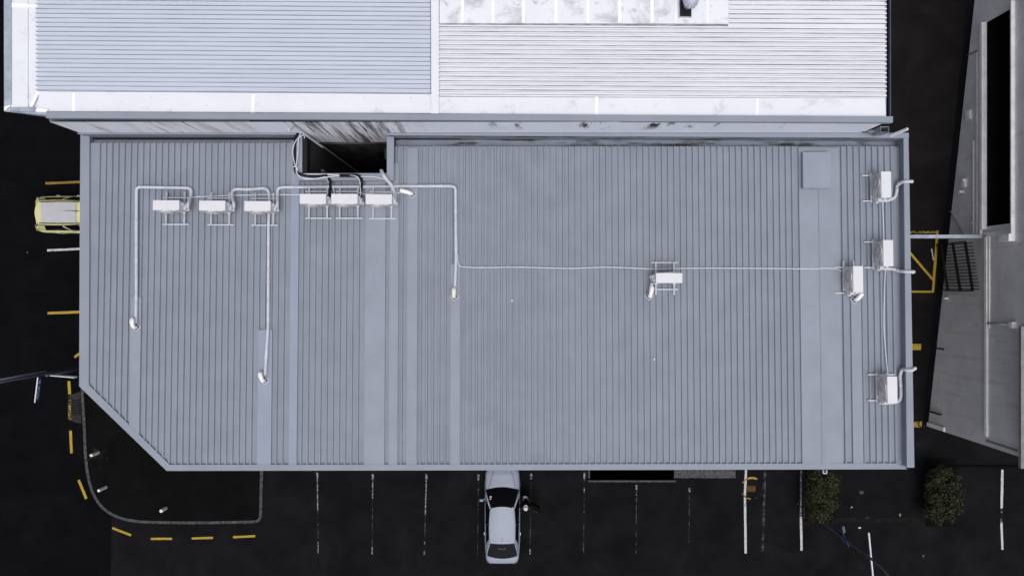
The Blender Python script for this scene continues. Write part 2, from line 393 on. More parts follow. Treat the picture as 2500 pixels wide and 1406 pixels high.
# basement light well
t = thing('basement_light_well', 'black sunken light well with low kerb beside the parking bays', 'light well', ((hx0 + hx1) / 2, (hy0 + hy1) / 2, -2.5))
mb = MB(); z0 = -2.5
mb.sheet([Vector((hx0, hy0, z0)), Vector((hx1, hy0, z0)), Vector((hx1, hy1, z0)), Vector((hx0, hy1, z0))]).build('floor', M_dark, t, fix=False)
mb = MB()
for a, b in [((hx0, hy0), (hx1, hy0)), ((hx1, hy0), (hx1, hy1)), ((hx1, hy1), (hx0, hy1)), ((hx0, hy1), (hx0, hy0))]:
    mb.add([(*a, z0), (*b, z0), (*b, -.005), (*a, -.005)], [(0, 1, 2, 3)])
mb.build('wall', M_dark, t, fix=False)
mb = MB(); mb.box(((hx0 + hx1) / 2, hy0 - .045, .035), (hx1 - hx0 + .18, .09, .09)); mb.build('kerb', M_slab, t)
for x in (hx0 - .045, hx1 + .045): MB().box((x, (hy0 + hy1) / 2 + .05, .03), (.09, hy1 - hy0 - .1, .08)).build('kerb', M_slab, t)
# neighbour's front kerb strip
a, b = P(2295, 1139, .05), P(2600, 1136, .05)
kd = struct(MB().box(((a.x + b.x) / 2, a.y, .04), (b.x - a.x, .12, .1)).build('front_kerb', M_foot))
# garden beds behind the hedges
for nm, q in (('garden_bed', [(1964, 1120), (1964, 1274), (2032, 1274), (2032, 1120)]), ('garden_bed', [(2262, 1120), (2262, 1284), (2334, 1284), (2334, 1120)])):
    struct(MB().prism([P(x, y, .04) for x, y in q], .05).build(nm, M_foot))

# ================================================================== GREY-ROOFED BUILDING
HR = .054                                    # rib height
XL0, XR0 = RP(198.5, 700).x, RP(2224, 700).x
gb = thing('grey_roofed_building', 'large flat building with grey ribbed metal roof and cut-off corner', 'building', (0, 0, 0))
NX0, NX1 = -6.24, -3.79                      # light shaft in plan
NYB, WY = 3.47, 4.70                         # shaft south side, white building's wall
outl = [RP(200, 340), RP(198, 640), RP(197, 941), RP(409, 1146.5), RP(1250, 1144.5), RP(2231, 1141)]
outl += [Vector((RP(2211, 330).x, 4.62, 0)), Vector((NX1, 4.62, 0)), Vector((NX1, NYB, 0)), Vector((NX0, NYB, 0)), Vector((NX0, 4.62, 0)), Vector((RP(200, 330).x, 4.62, 0))]
outl = [Vector((p.x, p.y, zr(p.y))) for p in outl]
ins = [(-1, 0)] * 0
wall = MB(); n = len(outl)
cen = Vector((-.5, -.5, 0))
wp = [p + Vector((.12 if p.x < -12 else (-.12 if p.x > 11.5 else 0), .12 if p.y < -4 else 0, 0)) for p in outl]
for i in range(n):
    a, b = wp[i], wp[(i + 1) % n]
    wall.add([(a.x, a.y, 0), (b.x, b.y, 0), (b.x, b.y, b.z - .05), (a.x, a.y, a.z - .05)], [(0, 1, 2, 3)])
wall.build('wall', mat('dark_facade', (.05, .05, .055), .8, .1, .2, 1.5), gb, fix=False)
YT_L = RP(400, 349).y; YT_R = RP(1500, 358).y
dk = outl[1:6] + [Vector((outl[6].x, YT_R, 0)), Vector((NX1 + .17, YT_R, 0)), Vector((NX1 + .17, NYB - .18, 0)), Vector((NX0 - .33, NYB - .18, 0)), Vector((NX0 - .33, YT_L, 0)), Vector((outl[11].x, YT_L, 0))]
dk = [Vector((p.x, p.y, zr(p.y))) for p in dk]
deck = MB().prism(dk, .30).build('roof_deck', M_roof, gb)
# ribs
FLATS = [(629, 663, 805, 'b'), (706, 725.5, 345, 'b'), (889, 939, 436, 'g'), (949, 971, 400, 'g'), (992.5, 1018, 362, 'g'), (1099, 1123, 645, 'g'),
         (1957, 2056, 362, 'g'), (2081, 2106, 722, 'g'), (321.5, 346.5, 725, 'g')]
def X11(px): return (px - CX) / F * (CAMZ - zr(-5.3))
fl = []
for a, b, ytop, kind in FLATS: fl.append((X11(a), X11(b), ytop, kind))
fl[-1] = (RP(321.5, 800).x, RP(346.5, 800).x, 725, 'g')
YB = RP(1250, 1132.5).y
D1, D2 = RP(218, 938), RP(416, 1132.5)       # inner edge of the diagonal barge
def ybottom(x):
    if x < D2.x: return max(YB, D1.y + (x - D1.x) * (D2.y - D1.y) / (D2.x - D1.x) + .02)
    return YB
x = -1.467 - .1906 * 61
k = -61
while x < RP(2186, 800).x:
    if x > RP(226, 700).x - .02:
        yt = YT_L if x < NX0 - .35 else (YT_R if x > NX1 + .1 else RP(800, 447).y)
        yb = ybottom(x)
        for a, b, ytp, kind in fl:
            if a - .02 < x < b + .02:
                yb = max(yb, RP(1250, ytp).y - .0) if RP(1250, ytp).y < yt - .3 else 99
        if yb < yt - .2:
            A, B = Vector((x, yt, zr(yt))), Vector((x, yb, zr(yb)))
            obj('rib', ribmesh(A, B, (1, 0, 0), .078, .046, HR, 'rib', M_roof), deck)
    x += .1906; k += 1
# flat cover strips
for a, b, ytp, kind in fl:
    yt = RP(1250, ytp).y
    if a > 11: pass
    y0 = ybottom((a + b) / 2) - .03
    pts = [Vector((a, ybottom(a) - .03 if a < D2.x else y0, 0)), Vector((b, ybottom(b) - .03 if b < D2.x else y0, 0)), Vector((b, yt, 0)), Vector((a, yt, 0))]
    pts = [Vector((p.x, p.y, zr(p.y) + HR + .006)) for p in pts]
    MB().prism(pts, .05).build('cover_strip', M_flash2 if kind == 'b' else M_flash, deck)
sx = X11(2005); a, b = RP(1250, 458).y, YB
MB().prism([Vector((sx - .012, b, zr(b) + HR + .018)), Vector((sx + .012, b, zr(b) + HR + .018)), Vector((sx + .012, a, zr(a) + HR + .018)), Vector((sx - .012, a, zr(a) + HR + .018))], .03).build('lap_seam', M_roof, deck)
# roof hatch
def RB(px0, px1, py0, py1, h, name, m, parent, base=0.0):
    pts = [RP(px0, py1, h), RP(px1, py1, h), RP(px1, py0, h), RP(px0, py0, h)]
    return MB().prism(pts, h - base + .01).build(name, m, parent)
hb = RB(1961, 2026, 373, 459, .20, 'roof_hatch', M_flash, deck, HR)
q = [RP(1960, 460, .215), RP(2027, 460, .215), RP(2027, 372, .215), RP(1960, 372, .215)]
mb = MB(); mb.add(q, [(0, 1, 2), (0, 2, 3)])
q2 = [p.copy() for p in q]; q2[0].z += .035; q2[2].z += .035
bt = [p - Vector((0, 0, .05)) for p in q]
mb = MB(); mb.add(q2 + bt, [(0, 1, 2), (0, 2, 3), (0, 4, 5, 1), (1, 5, 6, 2), (2, 6, 7, 3), (3, 7, 4, 0)]); mb.build('hatch_lid', M_flash, hb)
# barge and edge cappings (flush with the rib tops)
def capz(pts, dz=HR + .012, th=.2): return MB().prism([Vector((p.x, p.y, zr(p.y) + dz)) for p in pts], th)
capz([RP(199.5, 330), RP(221.5, 330), RP(221, 640), RP(219.5, 938), RP(196.5, 942), RP(197.5, 640)]).build('edge_capping', M_cap, deck)
capz([RP(196.5, 942), RP(219.5, 938), RP(416.5, 1132.5), RP(409.5, 1147.5)], HR + .012).build('edge_capping', M_cap, deck)
capz([RP(409.5, 1147.5), RP(416.5, 1132.5), RP(1250, 1131.5), RP(2189, 1129), RP(2213, 1143.5), RP(1250, 1146)], HR + .012).build('edge_capping', M_cap, deck)
# little end closers at the eaves, one per pan
x = -1.467 - .1906 * 61 + .0953
# right parapet with capping
xi = [RP(2203, 330).x, RP(2216, 1139).x]; 
PH = .36
pa = [RP(2211, 326, PH), RP(2217.5, 326, PH)]
cap_r = [RP(2206, 331, PH), RP(2218, 331, PH), RP(2232.5, 1140.5, PH), RP(2214.5, 1140.5, PH)]
MB().prism([p for p in cap_r], .05).build('parapet_capping', M_cap, gb)
ww = [RP(2207, 332, PH - .05), RP(2217, 332, PH - .05), RP(2231.5, 1139.5, PH - .05), RP(2215.5, 1139.5, PH - .05)]
MB().prism(ww, .7).build('parapet_wall', M_gut, gb)
# flat apron at the foot of the right parapet
ap = [RP(2180, 362, .012), RP(2207, 362, .012), RP(2216, 1131, .012), RP(2187, 1131, .012)]
MB().prism(ap, .02).build('apron_flashing', M_flash, deck)
def cbox(x0, x1, y0, y1, z1, z0, name, m, parent):
    return MB().box(((x0 + x1) / 2, (y0 + y1) / 2, (z0 + z1) / 2), (x1 - x0, y1 - y0, z1 - z0)).build(name, m, parent)
zc = 13.2 + .30
# rear parapet along the white building: capping, inner face, gutter
def rear(px0, px1, ya0, ya1, m=M_cap):
    z = 13.62
    c = [P(px0, ya0 + 11.5, z), P(px1, ya1 + 11.5, z), P(px1, ya1, z), P(px0, ya0, z)]
    c[2].y = c[3].y = 4.69
    MB().prism(c, .05).build('parapet_capping', m, gb)
    w_ = [Vector((c[0].x, c[0].y + .012, z - .05)), Vector((c[1].x, c[1].y + .012, z - .05)), Vector((c[1].x, 4.68, z - .05)), Vector((c[0].x, 4.68, z - .05))]
    MB().prism(w_, .75).build('parapet_wall', M_gut, gb)
rear(189, 722, 316, 317.5); rear(946, 2135, 319, 325); rear(2135.5, 2219, 325.2, 326)
# gutter trough
for px0, px1, y0, y1 in ((222, 722, 337, 349), (972, 2180, 340, 358)):
    xa, xb = RP(px0, y1).x, RP(px1, y1).x
    if px0 < 300: xa = outl[11].x + .13; xb = NX0 - .34
    else: xa = NX1 + .18; xb = outl[6].x - .13
    ya = YT_L if px0 < 300 else YT_R
    q = [Vector((xa, ya - .1, 13.04)), Vector((xb, ya - .1, 13.04)), Vector((xb, 4.6, 13.04)), Vector((xa, 4.6, 13.04))]
    MB().prism(q, .03).build('gutter_floor', M_gut, gb)
for x0, x1 in ((outl[11].x, outl[11].x + .13), (outl[6].x - .13, outl[6].x)):
    cbox(x0, x1, YT_R - .05, 4.60, 13.21, 12.9, 'gutter_end', M_cap, gb)
# shaft kerb (upstand with capping) on three sides
def cbox(x0, x1, y0, y1, z1, z0, name, m, parent):
    return MB().box(((x0 + x1) / 2, (y0 + y1) / 2, (z0 + z1) / 2), (x1 - x0, y1 - y0, z1 - z0)).build(name, m, parent)
cbox(NX1 - .02, NX1 + .19, NYB - .20, 4.60, zc, zc - .045, 'shaft_capping', M_cap, gb)
cbox(NX0 - .36, NX1 - .02, NYB - .20, NYB + .02, zc - .002, zc - .045, 'shaft_capping', M_cap, gb)
cbox(NX0 - .36, NX0 - .15, NYB + .02, 4.60, zc, zc - .045, 'shaft_capping', M_cap, gb)
cbox(NX1 + .01, NX1 + .17, NYB - .18, 4.60, zc - .045, 13.1, 'shaft_kerb', M_gut, gb)
cbox(NX0 - .33, NX1 + .01, NYB - .18, NYB, zc - .045, 13.1, 'shaft_kerb', M_gut, gb)
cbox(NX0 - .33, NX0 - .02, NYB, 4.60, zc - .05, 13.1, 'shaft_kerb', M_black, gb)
# floor flashing south of the shaft
q = [RP(728, 444, .02), RP(972, 444, .02), RP(972, 434, .02), RP(728, 434, .02)]
MB().prism(q, .03).build('apron_flashing', M_gut, deck)

# ================================================================== WHITE-ROOFED BUILDING
ZW = 15.02
wb = thing('white_roofed_building', 'taller building with white and pale blue corrugated roof behind the shaft', 'building', (0, 4.7, 0))
YN = 15.0
XWL, XWR = P(118, 0, ZW).x, P(2166, 0, ZW).x
mb = MB()
# south wall sheet (the stained face), other walls
mb.sheet([Vector((XWL, WY, 0)), Vector((XWR, WY, 0)), Vector((XWR, WY, ZW - .05)), Vector((XWL, WY, ZW - .05))])
mb.sheet([Vector((XWL, WY, 0)), Vector((XWL, YN, 0)), Vector((XWL, YN, ZW - .05)), Vector((XWL, WY, ZW - .05))])
mb.sheet([Vector((XWR, WY, 0)), Vector((XWR, YN, 0)), Vector((XWR, YN, ZW - .05)), Vector((XWR, WY, ZW - .05))])
mb.build('wall', M_wallw, wb, fix=False)
M_shaftshade = mat('shaft_shade', (.075, .075, .08), .9, .05, .4, 2.0, col2=(.02, .02, .022), stretch=(1, 1, .4))  # darkness of the shaft, put into the colour of the lower wall
MB().box(((NX0 + NX1) / 2, WY - .012, 6.1), (NX1 - NX0 + .4, .03, 12.2)).build('shaft_shade', M_shaftshade, wb)
MB().box(((NX0 + NX1) / 2, WY - .03, 12.22), (NX1 - NX0 + .4, .06, .03)).build('shade_edge_strip', M_shaftshade, wb)  # strip along the top of the painted shaft shade
for zz, nm in ():
    MB().box(((XWL + XWR) / 2, WY - .006, zz), (XWR - XWL - .1, .02, .025)).build(nm, M_conc2, wb)
for zz in (): MB().box(((NX0 + NX1) / 2, WY - .02, zz), (NX1 - NX0 + .5, .05, .03)).build('shade_edge_strip', M_conc, wb)
def W(px, py, dz=0.0): return P(px, py, ZW + dz)
def wsheet(q, name, m, dz=0.0, th=.06, parent=wb): return MB().prism([W(x, y, dz) for x, y in q], th).build(name, m, parent)
NT = -420
base = wsheet([(11, 272), (1250, 279), (2163, 286), (2159, NT), (9, NT)], 'roof_base', M_white, -.10, .10)
# pale blue roof field
fieldL = wsheet([(93, 222), (1051, 229), (1051, NT), (92, NT)], 'blue_roof_field', M_corL, -.02, .07)
fieldR = wsheet([(1073, 235), (2160, 240), (2159, NT), (1073, NT)], 'white_roof_field', M_corR, -.02, .07)
def hribs(x0, y0, x1, y1, pitch, n, m, parent, wb_, wt, h, extra=0):
    for i in range(n):
        a, b = W(x0, y0 - i * pitch, -.02), W(x1, y1 - i * pitch, -.02)
        o = obj('rib', ribmesh(a, b, (0, 1, 0), wb_, wt, h, 'rib', m), parent)
hribs(89, 219, 1051, 226.5, 11.0, 34, [M_corL, M_corLshade], fieldL, .062, .030, .046)
hribs(1072, 228.5, 2163, 234.5, 10.95, 16, [M_corR, M_ribshade], fieldR, .074, .042, .040)
hribs(1779, 55.0, 2163, 56.5, 10.95, 18, [M_corR, M_ribshade], fieldR, .074, .042, .040)
# thin intermediate swages between the ribs
def swages(x0, y0, x1, y1, pitch, n, m, parent):
    for i in range(n):
        a, b = W(x0, y0 - (i + .5) * pitch, -.02), W(x1, y1 - (i + .5) * pitch, -.02)
        obj('swage', ribmesh(a, b, (0, 1, 0), .036, .018, .016, 'swage', m), parent)
swages(1073, 228.5, 2160, 234.5, 10.95, 15, [M_corR, M_swageshade], fieldR)
# flat white panels at the top
mem = wsheet([(1073, 57), (1778, 58.5), (1778, NT), (1073, NT)], 'white_membrane', M_mem, .035, .06)
for xx, ww_ in ((1129, 7), (1203, 6), (1278, 8), (1357, 8), (1435, 7), (1513, 8), (1592, 8), (1650, 5), (1727, 5)):
    wsheet([(xx - ww_ / 2, 56), (xx + ww_ / 2, 56), (xx + ww_ / 2 + 1, NT), (xx - ww_ / 2 + 1, NT)], 'membrane_seam', M_bright, .043, .02, mem)
wsheet([(1074, 62.5), (1250, 63.5), (1778, 64), (1778, 58.8), (1074, 57.3)], 'lap_edge', mat('grimy_lap', (.42, .42, .45), .8, .1, .5, 6, col2=(.16, .16, .17), stretch=(.5, 3, 1)), -.0, .05)
wsheet([(1778, 66.5), (2161, 68), (2161, 60), (1778, 58.8)], 'lap_edge', M_corR, .03, .05)
# valley between the two fields
wsheet([(1053, 277.5), (1071.5, 277.5), (1071.5, NT), (1051, NT)], 'valley_capping', M_white, .05, .1)
# apron strips along the south and west sides, with brighter sealed laps
wsheet([(90, 272), (1053, 277), (1053, 230.5), (96, 223.5)], 'south_apron', M_white, -.035, .06)
wsheet([(1072, 277.5), (2163, 286), (2161, 241), (1072, 237)], 'south_apron', M_white, -.035, .06)
for xx, w_ in ((179, 8), (617, 8), (1456, 8), (1848, 7)):
    t0 = 224.5 + (xx - 90) * .0078; 
    wsheet([(xx - w_ / 2, 272 + (xx - 90) * .0066), (xx + w_ / 2, 272 + (xx - 90) * .0066), (xx + w_ / 2 + 1, t0 + 2), (xx - w_ / 2 + 1, t0 + 2)], 'sealed_lap', M_bright, -.026, .02)
wsheet([(28, 262), (68, 262), (68, NT), (28, NT)], 'west_apron', M_white, -.02, .08)
wsheet([(68, 262), (96, 222), (92, NT), (68, NT)], 'west_apron', M_white, -.055, .04)
wsheet([(70, 262), (79, 262), (97, 224), (90, 222)], 'sealed_lap', M_bright, -.02, .03)
wsheet([(28, 18), (92, 20), (92, 12), (26, 8)], 'sealed_lap', M_bright, -.008, .03)
wsheet([(10, 260), (28, 256), (27.5, NT), (8.5, NT)], 'west_gutter_cap', M_galv, .0, .12)
wsheet([(10, 271), (22, 262), (28, 256), (10, 260)], 'corner_cap', M_bright, .01, .12)
wsheet([(22, 271.5), (86, 272.5), (90, 263), (28, 262)], 'corner_cap', M_galv, .01, .12)
wsheet([(86, 273), (112, 274), (118, 268), (90, 263)], 'corner_cap', M_bright, .012, .12)
# tapered end fascia
MB().prism([W(11, 272.5, -.06), W(112, 281.5, -.06), W(112, 273, -.06), W(14, 272, -.06)], [.02, .32, .32, .02]).build('end_fascia', M_galv, wb)
# grey parapet capping along the south edge
c = [W(112, 288.5, .05), W(2180, 299.5, .05), W(2180, 284.5, .05), W(112, 273, .05)]
MB().prism(c, .16).build('parapet_capping', M_cap, wb)
# soffit under overhanging west edge
# east gutter
wsheet([(2162, 284), (2174, 284), (2173, NT), (2160.5, NT)], 'east_gutter', M_dark, -.12, .08)
wsheet([(2173.5, 284), (2175.2, 284), (2174.5, NT), (2172.8, NT)], 'gutter_lip', M_greypole, -.02, .15)
# turbine vent
tc = P(1686, 3.5, ZW + .45); tc.z = ZW
cbox(tc.x - .23, tc.x + .13, tc.y - .30, tc.y + .2, ZW + .06, ZW - .02, 'vent_base', M_galv, wb)
vb = cbox(tc.x - .20, tc.x + .11, tc.y - .27, tc.y + .18, ZW + .09, ZW + .02, 'vent_opening', M_black, wb)
tv = MB().lathe((tc.x, tc.y, ZW + .09), [(.10, 0), (.10, .18), (.13, .22), (.19, .30), (.205, .38), (.19, .46), (.13, .53), (.05, .56)], 20).build('turbine_vent', mat('vent_dome', (.46, .49, .58), .4, .4, .06, 5), wb, smooth=True)
for i in range(12):
    a = 2 * math.pi * i / 12; c_, s2 = math.cos(a), math.sin(a)
    pts = [Vector((tc.x + c_ * r_, tc.y + s2 * r_, ZW + .09 + z_)) for r_, z_ in ((.135, .22), (.197, .30), (.212, .38), (.197, .46), (.135, .535))]
    MB().tube(pts, .008, 4).build('vane', M_galv, tv)
# rainwater head and downpipe at the east end of the south wall
rh = thing('rainwater_head', 'open grey metal rainwater box under the white roof corner', 'rainwater head', P(2155, 318, 13.7))
def openbox(x0, x1, y0, y1, z0, z1, th=.02):
    m_ = MB()
    m_.box(((x0 + x1) / 2, (y0 + y1) / 2, z0 + th / 2), (x1 - x0, y1 - y0, th))
    for xx in (x0 + th / 2, x1 - th / 2): m_.box((xx, (y0 + y1) / 2, (z0 + z1) / 2 + th / 2), (th, y1 - y0, z1 - z0 - th))
    for yy in (y0 + th / 2, y1 - th / 2): m_.box(((x0 + x1) / 2, yy, (z0 + z1) / 2 + th / 2), (x1 - x0 - 2 * th, th, z1 - z0 - th))
    return m_
p0, p1 = P(2149, 323.5, 14.2), P(2171, 309, 14.2)
openbox(p0.x, p1.x, p0.y, p1.y, 13.75, 14.2).build('box', M_gut, rh)
MB().tube([Vector((p0.x + .02, p0.y + .1, 13.9)), Vector((p0.x - .12, p0.y + .12, 13.8)), Vector((p0.x - .3, p0.y + .14, 13.72))], .05, 8).build('outlet_pipe', M_gut, rh, smooth=True)
vp = P(2215, 315.5, 14.5)
tag(MB().tube([Vector((vp.x, vp.y, 0.0)), vp], .045, 12).build('vent_pipe', M_pipe, None, smooth=True), 'thin white upright vent pipe behind the grey parapet corner', 'pipe')

# ================================================================== AIR CONDITIONERS
AW, AD, AH = .77, .28, .555
Z0 = HR + .002
def cache():
    C = {}
    def bar(name, boxes, m):
        mb = MB()
        for c, s in boxes: mb.box(c, s)
        C[name] = mb.mesh(name, m)
    # variant A: rails across the ribs' direction with feet, bars along the width
    def unistrut(c, L_, axis):
        out = []
        for k in (-1, 1):
            off = .014 * k
            if axis == 'y': out.append(((c[0] + off, c[1], c[2]), (.013, L_, .041)))
            else: out.append(((c[0], c[1] + off, c[2]), (L_, .013, .041)))
        if axis == 'y': out.append(((c[0], c[1], c[2] - .012), (.028, L_ - .004, .014)))
        else: out.append(((c[0], c[1], c[2] - .012), (L_ - .004, .028, .014)))
        return out
    C['railA'] = [MB(), MB()]
    for nm, lst in (('railA0', unistrut((-.278, -.01, Z0 + .0625), 1.0, 'y')), ('railA1', unistrut((.278, -.01, Z0 + .0625), 1.0, 'y')),
                    ('barA0', [((0, .32, Z0 + .02), (.81, .034, .04))]), ('barA1', [((0, -.50, Z0 + .02), (.81, .034, .04))]),
                    ('railB0', unistrut((0, .155, Z0 + .0625), .92, 'x')), ('railB1', unistrut((0, -.155, Z0 + .0625), .92, 'x')),
                    ('barB0', [((.392, -.0, Z0 + .02), (.034, .81, .04))]), ('barB1', [((-.392, -.0, Z0 + .02), (.034, .81, .04))])):
        bar(nm, lst, M_steel)
    zb = Z0 + .083
    # casing: bevelled box
    def casing():
        bm = bmesh.new(); bmesh.ops.create_cube(bm, size=1)
        for v in bm.verts: v.co = Vector((v.co.x * AW, v.co.y * AD, v.co.z * (AH - .03) + zb + .03 + (AH - .03) / 2))
        bmesh.ops.bevel(bm, geom=list(bm.edges), offset=.018, segments=2, affect='EDGES')
        me = bpy.data.meshes.new('casing'); bm.to_mesh(me); bm.free(); me.materials.append(M_ac); return me
    C['casing'] = casing()
    bar('lid', [((0, 0, zb + AH + .004), (AW + .012, AD + .012, .018))], M_ac)
    fx = -.12
    bar('front_panel', [((0, -AD / 2 - .004, zb + .03 + .26), (AW - .03, .010, .47))], M_acf)
    mb = MB()                                               # round fan guard: ring, spokes, dark opening
    for r_ in (.07, .13, .19, .215):
        pts = [Vector((fx + r_ * math.cos(a), -AD / 2 - .032, zb + .285 + r_ * math.sin(a))) for a in [2 * math.pi * k / 20 for k in range(21)]]
        mb.tube(pts, .006 if r_ < .2 else .012, 4, False)
    for k in range(6):
        a = math.pi * k / 6
        d = Vector((math.cos(a), 0, math.sin(a))) * .215
        c = Vector((fx, -AD / 2 - .036, zb + .285)); mb.tube([c - d, c + d], .005, 4)
    C['fan_guard'] = mb.mesh('fan_guard', M_acf, True)
    C['fan_opening'] = MB().lathe((fx, -AD / 2 - .012, zb + .285), [(.21, 0), (.21, .012)], 20, 'Y').mesh('fan_opening', mat('fan_grey', (.47, .46, .47), .6, .2, .1, 8))
    bar('handle', [((.06, -AD / 2 - .014, zb + .50), (.42, .018, .03))], M_ac)
    bar('badge', [((.27, -AD / 2 - .012, zb + .36), (.10, .006, .022))], M_acd)
    for nm, lst in (('foot0', [((-.278, 0, zb + .012), (.09, AD + .05, .03))]), ('foot1', [((.278, 0, zb + .012), (.09, AD + .05, .03))])): bar(nm, lst, M_ac)
    mb = MB()
    mb.box((AW / 2 + .035, -.01, zb + .17), (.07, .17, .22)); mb.box((AW / 2 + .02, .06, zb + .34), (.045, .07, .09))
    C['valve_cover'] = mb.mesh('valve_cover', mat('valve_grey', (.60, .60, .64), .5, .3, .06, 5))
    mb = MB()
    mb.lathe((AW / 2 + .055, -.055, zb + .06), [(.055, 0), (.06, .03), (.06, .09), (.04, .11)], 12)
    C['valve_drum'] = mb.mesh('valve_drum', M_pipe, True)
    return C
AC = cache()
def aircon(px, py, rz, var, label, group, shift=0.0):
    D = CAMZ
    c = RP(px, py, .69)                                    # centre of the lid
    o = thing('air_conditioner', label, 'air conditioner', (c.x, c.y, zr(c.y)), rz, group)
    o.rotation_euler = (0, 0, rz)
    tl = math.atan(RS)
    M_ = Matrix.Rotation(-tl, 3, 'X') @ Matrix.Rotation(rz, 3, 'Z'); o.rotation_euler = M_.to_euler()
    for nm, key in (('casing', 'casing'), ('lid', 'lid'), ('front_panel', 'front_panel'), ('fan_opening', 'fan_opening'), ('fan_guard', 'fan_guard'), ('handle', 'handle'), ('badge', 'badge'), ('foot', 'foot0'), ('foot', 'foot1'), ('valve_cover', 'valve_cover'), ('valve_drum', 'valve_drum'),
                    ('rail', 'rail%s0' % var), ('rail', 'rail%s1' % var), ('cross_bar', 'bar%s0' % var), ('cross_bar', 'bar%s1' % var)):
        q = obj(nm, AC[key], o, local=True)
        if shift and nm == 'rail': q.location = (shift, 0, 0)
    return o
G1 = 'white air conditioners on the grey roof'
aircon(406, 503, 0, 'A', 'white air conditioner at the end of the row, farthest from the shaft', G1)
aircon(518.5, 504, 0, 'A', 'white air conditioner between two others in the row left of the blue-grey strip', G1)
aircon(629, 505, 0, 'A', 'white air conditioner with a long pipe passing under its rails', G1)
aircon(764, 487.5, 0, 'A', 'white air conditioner below the shaft, first from the blue-grey roof strip', G1)
aircon(841, 487.5, 0, 'A', 'white air conditioner below the shaft with black pipe running over to its side', G1)
aircon(925, 488.5, 0, 'A', 'white air conditioner below the shaft beside the sideways vent cowl', G1)
aircon(1633.5, 680.5, math.pi, 'A', 'lone white air conditioner in the middle of the ribbed roof field', G1)
aircon(2163, 453, -math.pi / 2, 'B', 'white air conditioner by the parapet nearest the square roof hatch', G1)
aircon(2168, 620, -math.pi / 2, 'B', 'white air conditioner by the parapet in the middle of its line', G1)
aircon(2094.5, 683.5, -math.pi / 2, 'B', 'white air conditioner standing one step in from the parapet line, beside a vent cowl', G1, -.12)
aircon(2178, 953, -math.pi / 2, 'B', 'white air conditioner by the parapet near the eaves, alone below the others', G1)

# ---- pipes, cables, cowls
def pipe(pts, r_, label, name='insulated_pipe', m=None, rad=.16, cat='pipe', sm=False, clips=True, group=None):
    """pts: (px, py, height above the roof)"""
    w_ = [RP(x, y, h) for x, y, h in pts]
    path = smooth_path(w_, 6) if sm else rounded(w_, rad)
    o = MB().tube(path, r_, 10).build(name, m or M_pipe, None, smooth=True)
    if clips:
        acc = 0.0
        for a_, b_ in zip(path, path[1:]):
            d_ = b_ - a_; ln_ = d_.length; step = 1.15
            while acc + ln_ >= step:
                f_ = (step - acc) / ln_; c_ = a_ + d_ * f_; u_ = d_.normalized()
                MB().tube([c_ - u_ * .016, c_ + u_ * .016], r_ * 1.14 + .003, 8).build('clip', M_steel, o)
                a_ = c_; d_ = b_ - a_; ln_ = d_.length; acc = 0.0
            acc += ln_
    return tag(o, label, cat, group)
h = HR + .05
p = pipe([(459, 508, .34), (458.5, 499, .42), (463, 486, .24), (467.5, 475, h), (466, 460, h), (452, 459, h), (338, 457, h), (333.5, 463, h), (333, 545, h), (333, 725, h), (331.5, 790, h + .02)], .047, 'white insulated pipe looping round the end of the row to a cowl', rad=.26)
pipe([(571, 508, .34), (571, 497, .42), (566.5, 483, .22), (567, 466, h), (578, 461.5, h), (610, 463, h), (646, 459.5, h), (656, 466, h), (657.5, 486, h), (655.5, 555, h), (654.5, 800, h), (647, 916, h + .02)], .047, 'white insulated pipe arching to the next unit then straight down to a cowl', rad=.26)
pipe([(677, 508, .34), (677, 496, .40), (677.5, 476, .12), (678, 460, h), (690, 457.5, h), (800, 456.5, h), (1000, 455, h), (1102, 454.5, h), (1112, 458, h), (1112.5, 560, h), (1113.5, 630, h), (1110, 716, h + .02)], .046, 'long white insulated pipe passing above three units to a cream cowl', rad=.26)
h2 = HR + .06
pipe([(2137, 489.5, .22), (2150, 491, .18), (2170, 489.5, h2), (2186, 482, h2), (2189.5, 466, h2), (2190, 452, .12), (2201, 445, .30), (2210, 443.5, PH + .05), (2225, 443.5, PH + .05), (2226, 443.5, -.4)], .050, 'grey-white pipe bending up over the parapet opposite the roof hatch', sm=False, rad=.16)
pipe([(2146, 655, .22), (2160, 656, .20), (2180, 656.5, h2), (2195, 662, .16), (2210, 663.5, PH + .05), (2230, 664, PH + .05), (2231, 664, -.4)], .050, 'grey-white pipe crossing the parapet level with the thin cable', rad=.16)
pipe([(2146, 983, .20), (2160, 984, .18), (2182, 982.5, h2), (2198.5, 977, h2), (2200, 955, h2), (2197, 915, h2), (2203, 900, .22), (2214, 904, PH + .05), (2226, 904.5, PH + .05), (2233, 899, PH + .04), (2233.5, 899, -.5)], .050, 'grey-white pipe curling over the parapet near the eaves', rad=.18)
c3 = HR + .012
pipe([(463, 503, .25), (465, 492, .2), (466.5, 482, c3), (482, 480.5, c3), (575, 477, c3), (660, 475.5, c3), (740, 475.5, c3), (880, 474.5, c3), (985, 470.5, c3)], .017, 'thin white cable running straight behind the row of units', 'cable', M_cable, .1, 'cable')
pipe([(1114, 617, h), (1117, 622, c3), (1117.5, 634, c3), (1121, 646, c3), (1128, 651, c3), (1180, 653, c3), (1270, 652, c3), (1390, 655, c3), (1480, 652, c3), (1560, 655, c3), (1610, 656.5, c3), (1700, 654.5, c3), (1850, 655, c3), (1990, 656, c3), (2010, 654.5, c3), (2040, 656, c3), (2054, 662, .16)], .016, 'thin white cable crossing the ribbed field to the lone unit and beyond', 'cable', M_cable, .1, 'cable', sm=True)
pipe([(2154, 488, .15), (2155, 500, c3), (2157, 560, c3), (2158.5, 600, .1)], .016, 'short thin white cable linking the two upper parapet units', 'cable', M_cable, .1, 'cable', sm=True)
